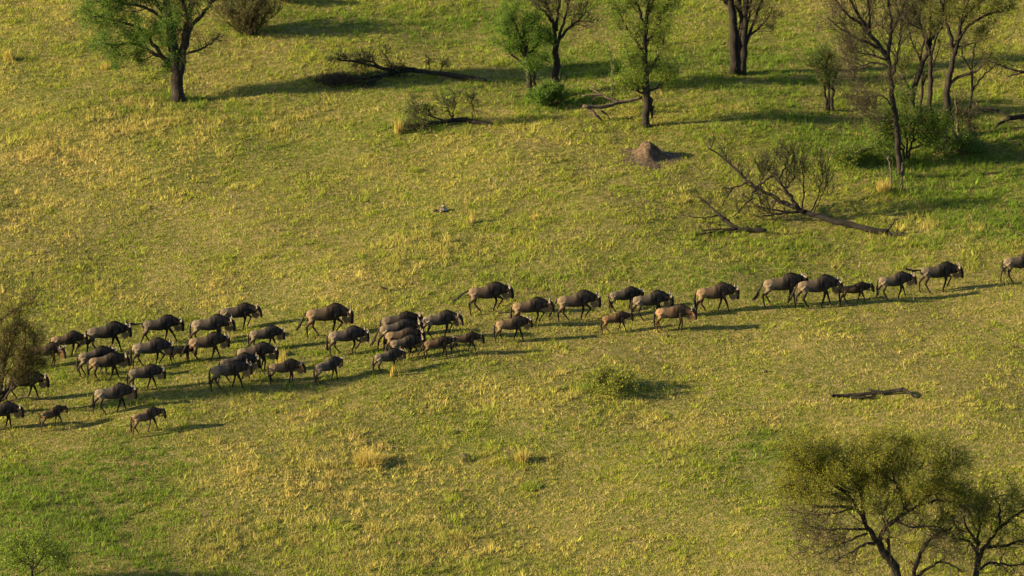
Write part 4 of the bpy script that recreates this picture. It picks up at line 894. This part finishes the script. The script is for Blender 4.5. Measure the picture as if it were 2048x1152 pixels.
def small_bird(label, px, py, s, face, mat, h=0.0, Y=None, name='bird'):
    p = at(px, py) if Y is None else at_y(px, py, Y); m = MB(); f = face
    add_loft(m, loft_rings([(-.16 * f, 0, .10), (-.10 * f, 0, .13), (0, 0, .15), (.08 * f, 0, .19), (.11 * f, 0, .235), (.145 * f, 0, .25), (.19 * f, 0, .245)],
                           [.012, .03, .06, .055, .036, .032, .006], [.022, .035, .055, .045, .032, .028, .005], 10))
    for sd in (-1, 1): m.tube([(0, sd * .025, .11), (.01 * f, sd * .025, .05), (0, sd * .025, 0)], [.012, .008, .008], 5)
    o = m.build(name, M[mat]); o.location = (p.x, p.y, p.z + h); o.scale = (s,) * 3
    w2 = MB(); add_loft(w2, loft_rings([(-.17 * f, .0, .125), (-.08 * f, 0, .165), (.05 * f, 0, .18)], [.012, .03, .02], [.03, .066, .05], 8)); w2.build('wings', M[mat], o)
    return tag(o, label, 'bird')
small_bird('small dark bird standing on straw coloured ground above the middle of the herd', 767, 582, .95, -1, 'plume')

# the mottled lump lying in the grass above the herd
o = empty('mottled_lump', at(882, 424), 'small mottled dark and pale lump lying in the open grass above the herd', 'lump')
def child_lump(nm, off, s, mat):
    c = lump(nm, '', 882, 424, *s, mat, ''); [c.pop(k, None) for k in ('label', 'category')] if hasattr(c, 'pop') else None
    for k in ('label', 'category'):
        if k in c: del c[k]
    c.parent = o; c.location = off
child_lump('body', (.08, 0, .12), (.24, .2, .16), 'lump')
child_lump('head', (-.30, -.05, .10), (.13, .09, .07), 'dung')
child_lump('stub', (.12, .05, .34), (.06, .05, .16), 'lump')

def tussock(label, px, py, wpx, hpx, n, cols, group='grass tussocks', lean=.35, name='grass_tussock'):
    p = at(px, py); k = mpp(p.y); m = MB(); N = n
    a = rng.uniform(0, 2 * math.pi, N); q = rng.random(N) ** .7 * wpx * k * .38
    bx, by = np.cos(a) * q, np.sin(a) * q; h = hpx * k * rng.uniform(.45, 1.1, N) * (1.05 - .5 * q / (wpx * k * .38))
    l = h * np.abs(rng.normal(0, lean, N)); ll = a + rng.normal(0, .7, N)
    w_ = .011 * rng.uniform(.7, 1.6, N); aa = rng.uniform(0, math.pi, N)
    v = np.empty((N, 3, 3)); z = np.full(N, -.03)
    v[:, 0] = np.stack([bx - np.cos(aa) * w_, by - np.sin(aa) * w_, z], 1); v[:, 1] = np.stack([bx + np.cos(aa) * w_, by + np.sin(aa) * w_, z], 1)
    v[:, 2] = np.stack([bx + np.cos(ll) * l, by + np.sin(ll) * l, z + h], 1)
    c = np.asarray(cols, float)[rng.integers(0, len(cols), N)] * rng.uniform(.7, 1.3, (N, 1))
    m.add(v.reshape(-1, 3), None, np.arange(N * 3).reshape(-1, 3), np.repeat(c, 3, 0))
    o = m.build(name, M['grass'], smooth=False, color=True); o.location = p
    return tag(o, label, 'tussock', group)
ST = [tuple(C_STRAW), (.30, .21, .06), (.22, .17, .04), tuple(C_OLIVE)]
GT = [tuple(C_LUSH), (.09, .14, .015), tuple(C_OLIVE), (.2, .18, .04)]
tussock('tall yellow tussock casting a dark shadow, at the far upper left edge', 18, 120, 26, 30, 420, ST)
tussock('pale dry tussock left of the big upper left tree, half way to the edge', 212, 138, 26, 20, 300, ST)
tussock('dark green tussock alone in the open grass left of the earth mound', 830, 344, 34, 14, 420, GT)
tussock('thin tall straw stems beside the mottled lump', 945, 446, 14, 38, 70, ST, lean=.12)
tussock('straw stalks at the left end of the shorter fallen tree', 797, 268, 20, 52, 110, ST, lean=.15)
tussock('broad matted straw hummock left of the dirt hummock', 738, 925, 74, 30, 1100, ST, lean=.7)
tussock('pale feathery tussock right of the dirt hummock', 1044, 922, 34, 34, 380, GT[2:] + ST[:2])
tussock('yellow green tussock at the left of the umbrella acacia', 1548, 896, 46, 24, 620, GT)
tussock('yellow tussock seen through the trunk of the umbrella acacia', 1826, 1092, 50, 26, 620, GT[1:] + ST[:1])
tussock('bright yellow tuft around the thin stem below the right grove', 1768, 384, 30, 36, 420, ST)
tussock('scruffy grass growing over the dark dirt hummock', 936, 918, 50, 22, 260, GT + [(.06, .045, .03)], lean=.6)
tussock('small green tussock at the bottom centre left of the dirt hummock', 900, 866, 30, 12, 360, GT)
tussock('pale stalks standing right of the round shrub', 1306, 776, 18, 30, 90, ST, lean=.15)
tussock('straw stalks standing on the near side of the tight bunch', 786, 752, 14, 34, 70, ST, lean=.1)
tussock('yellow stalks in front of the wildebeest with lowered head', 564, 730, 30, 46, 130, ST, lean=.12)
tussock('pale straw clump by the lower right foot of the rearmost trees, below the big log', 1070, 440, 20, 22, 160, ST, lean=.3)
tussock('dark green tussock at the bottom edge left of centre', 1062, 975, 56, 16, 520, GT)
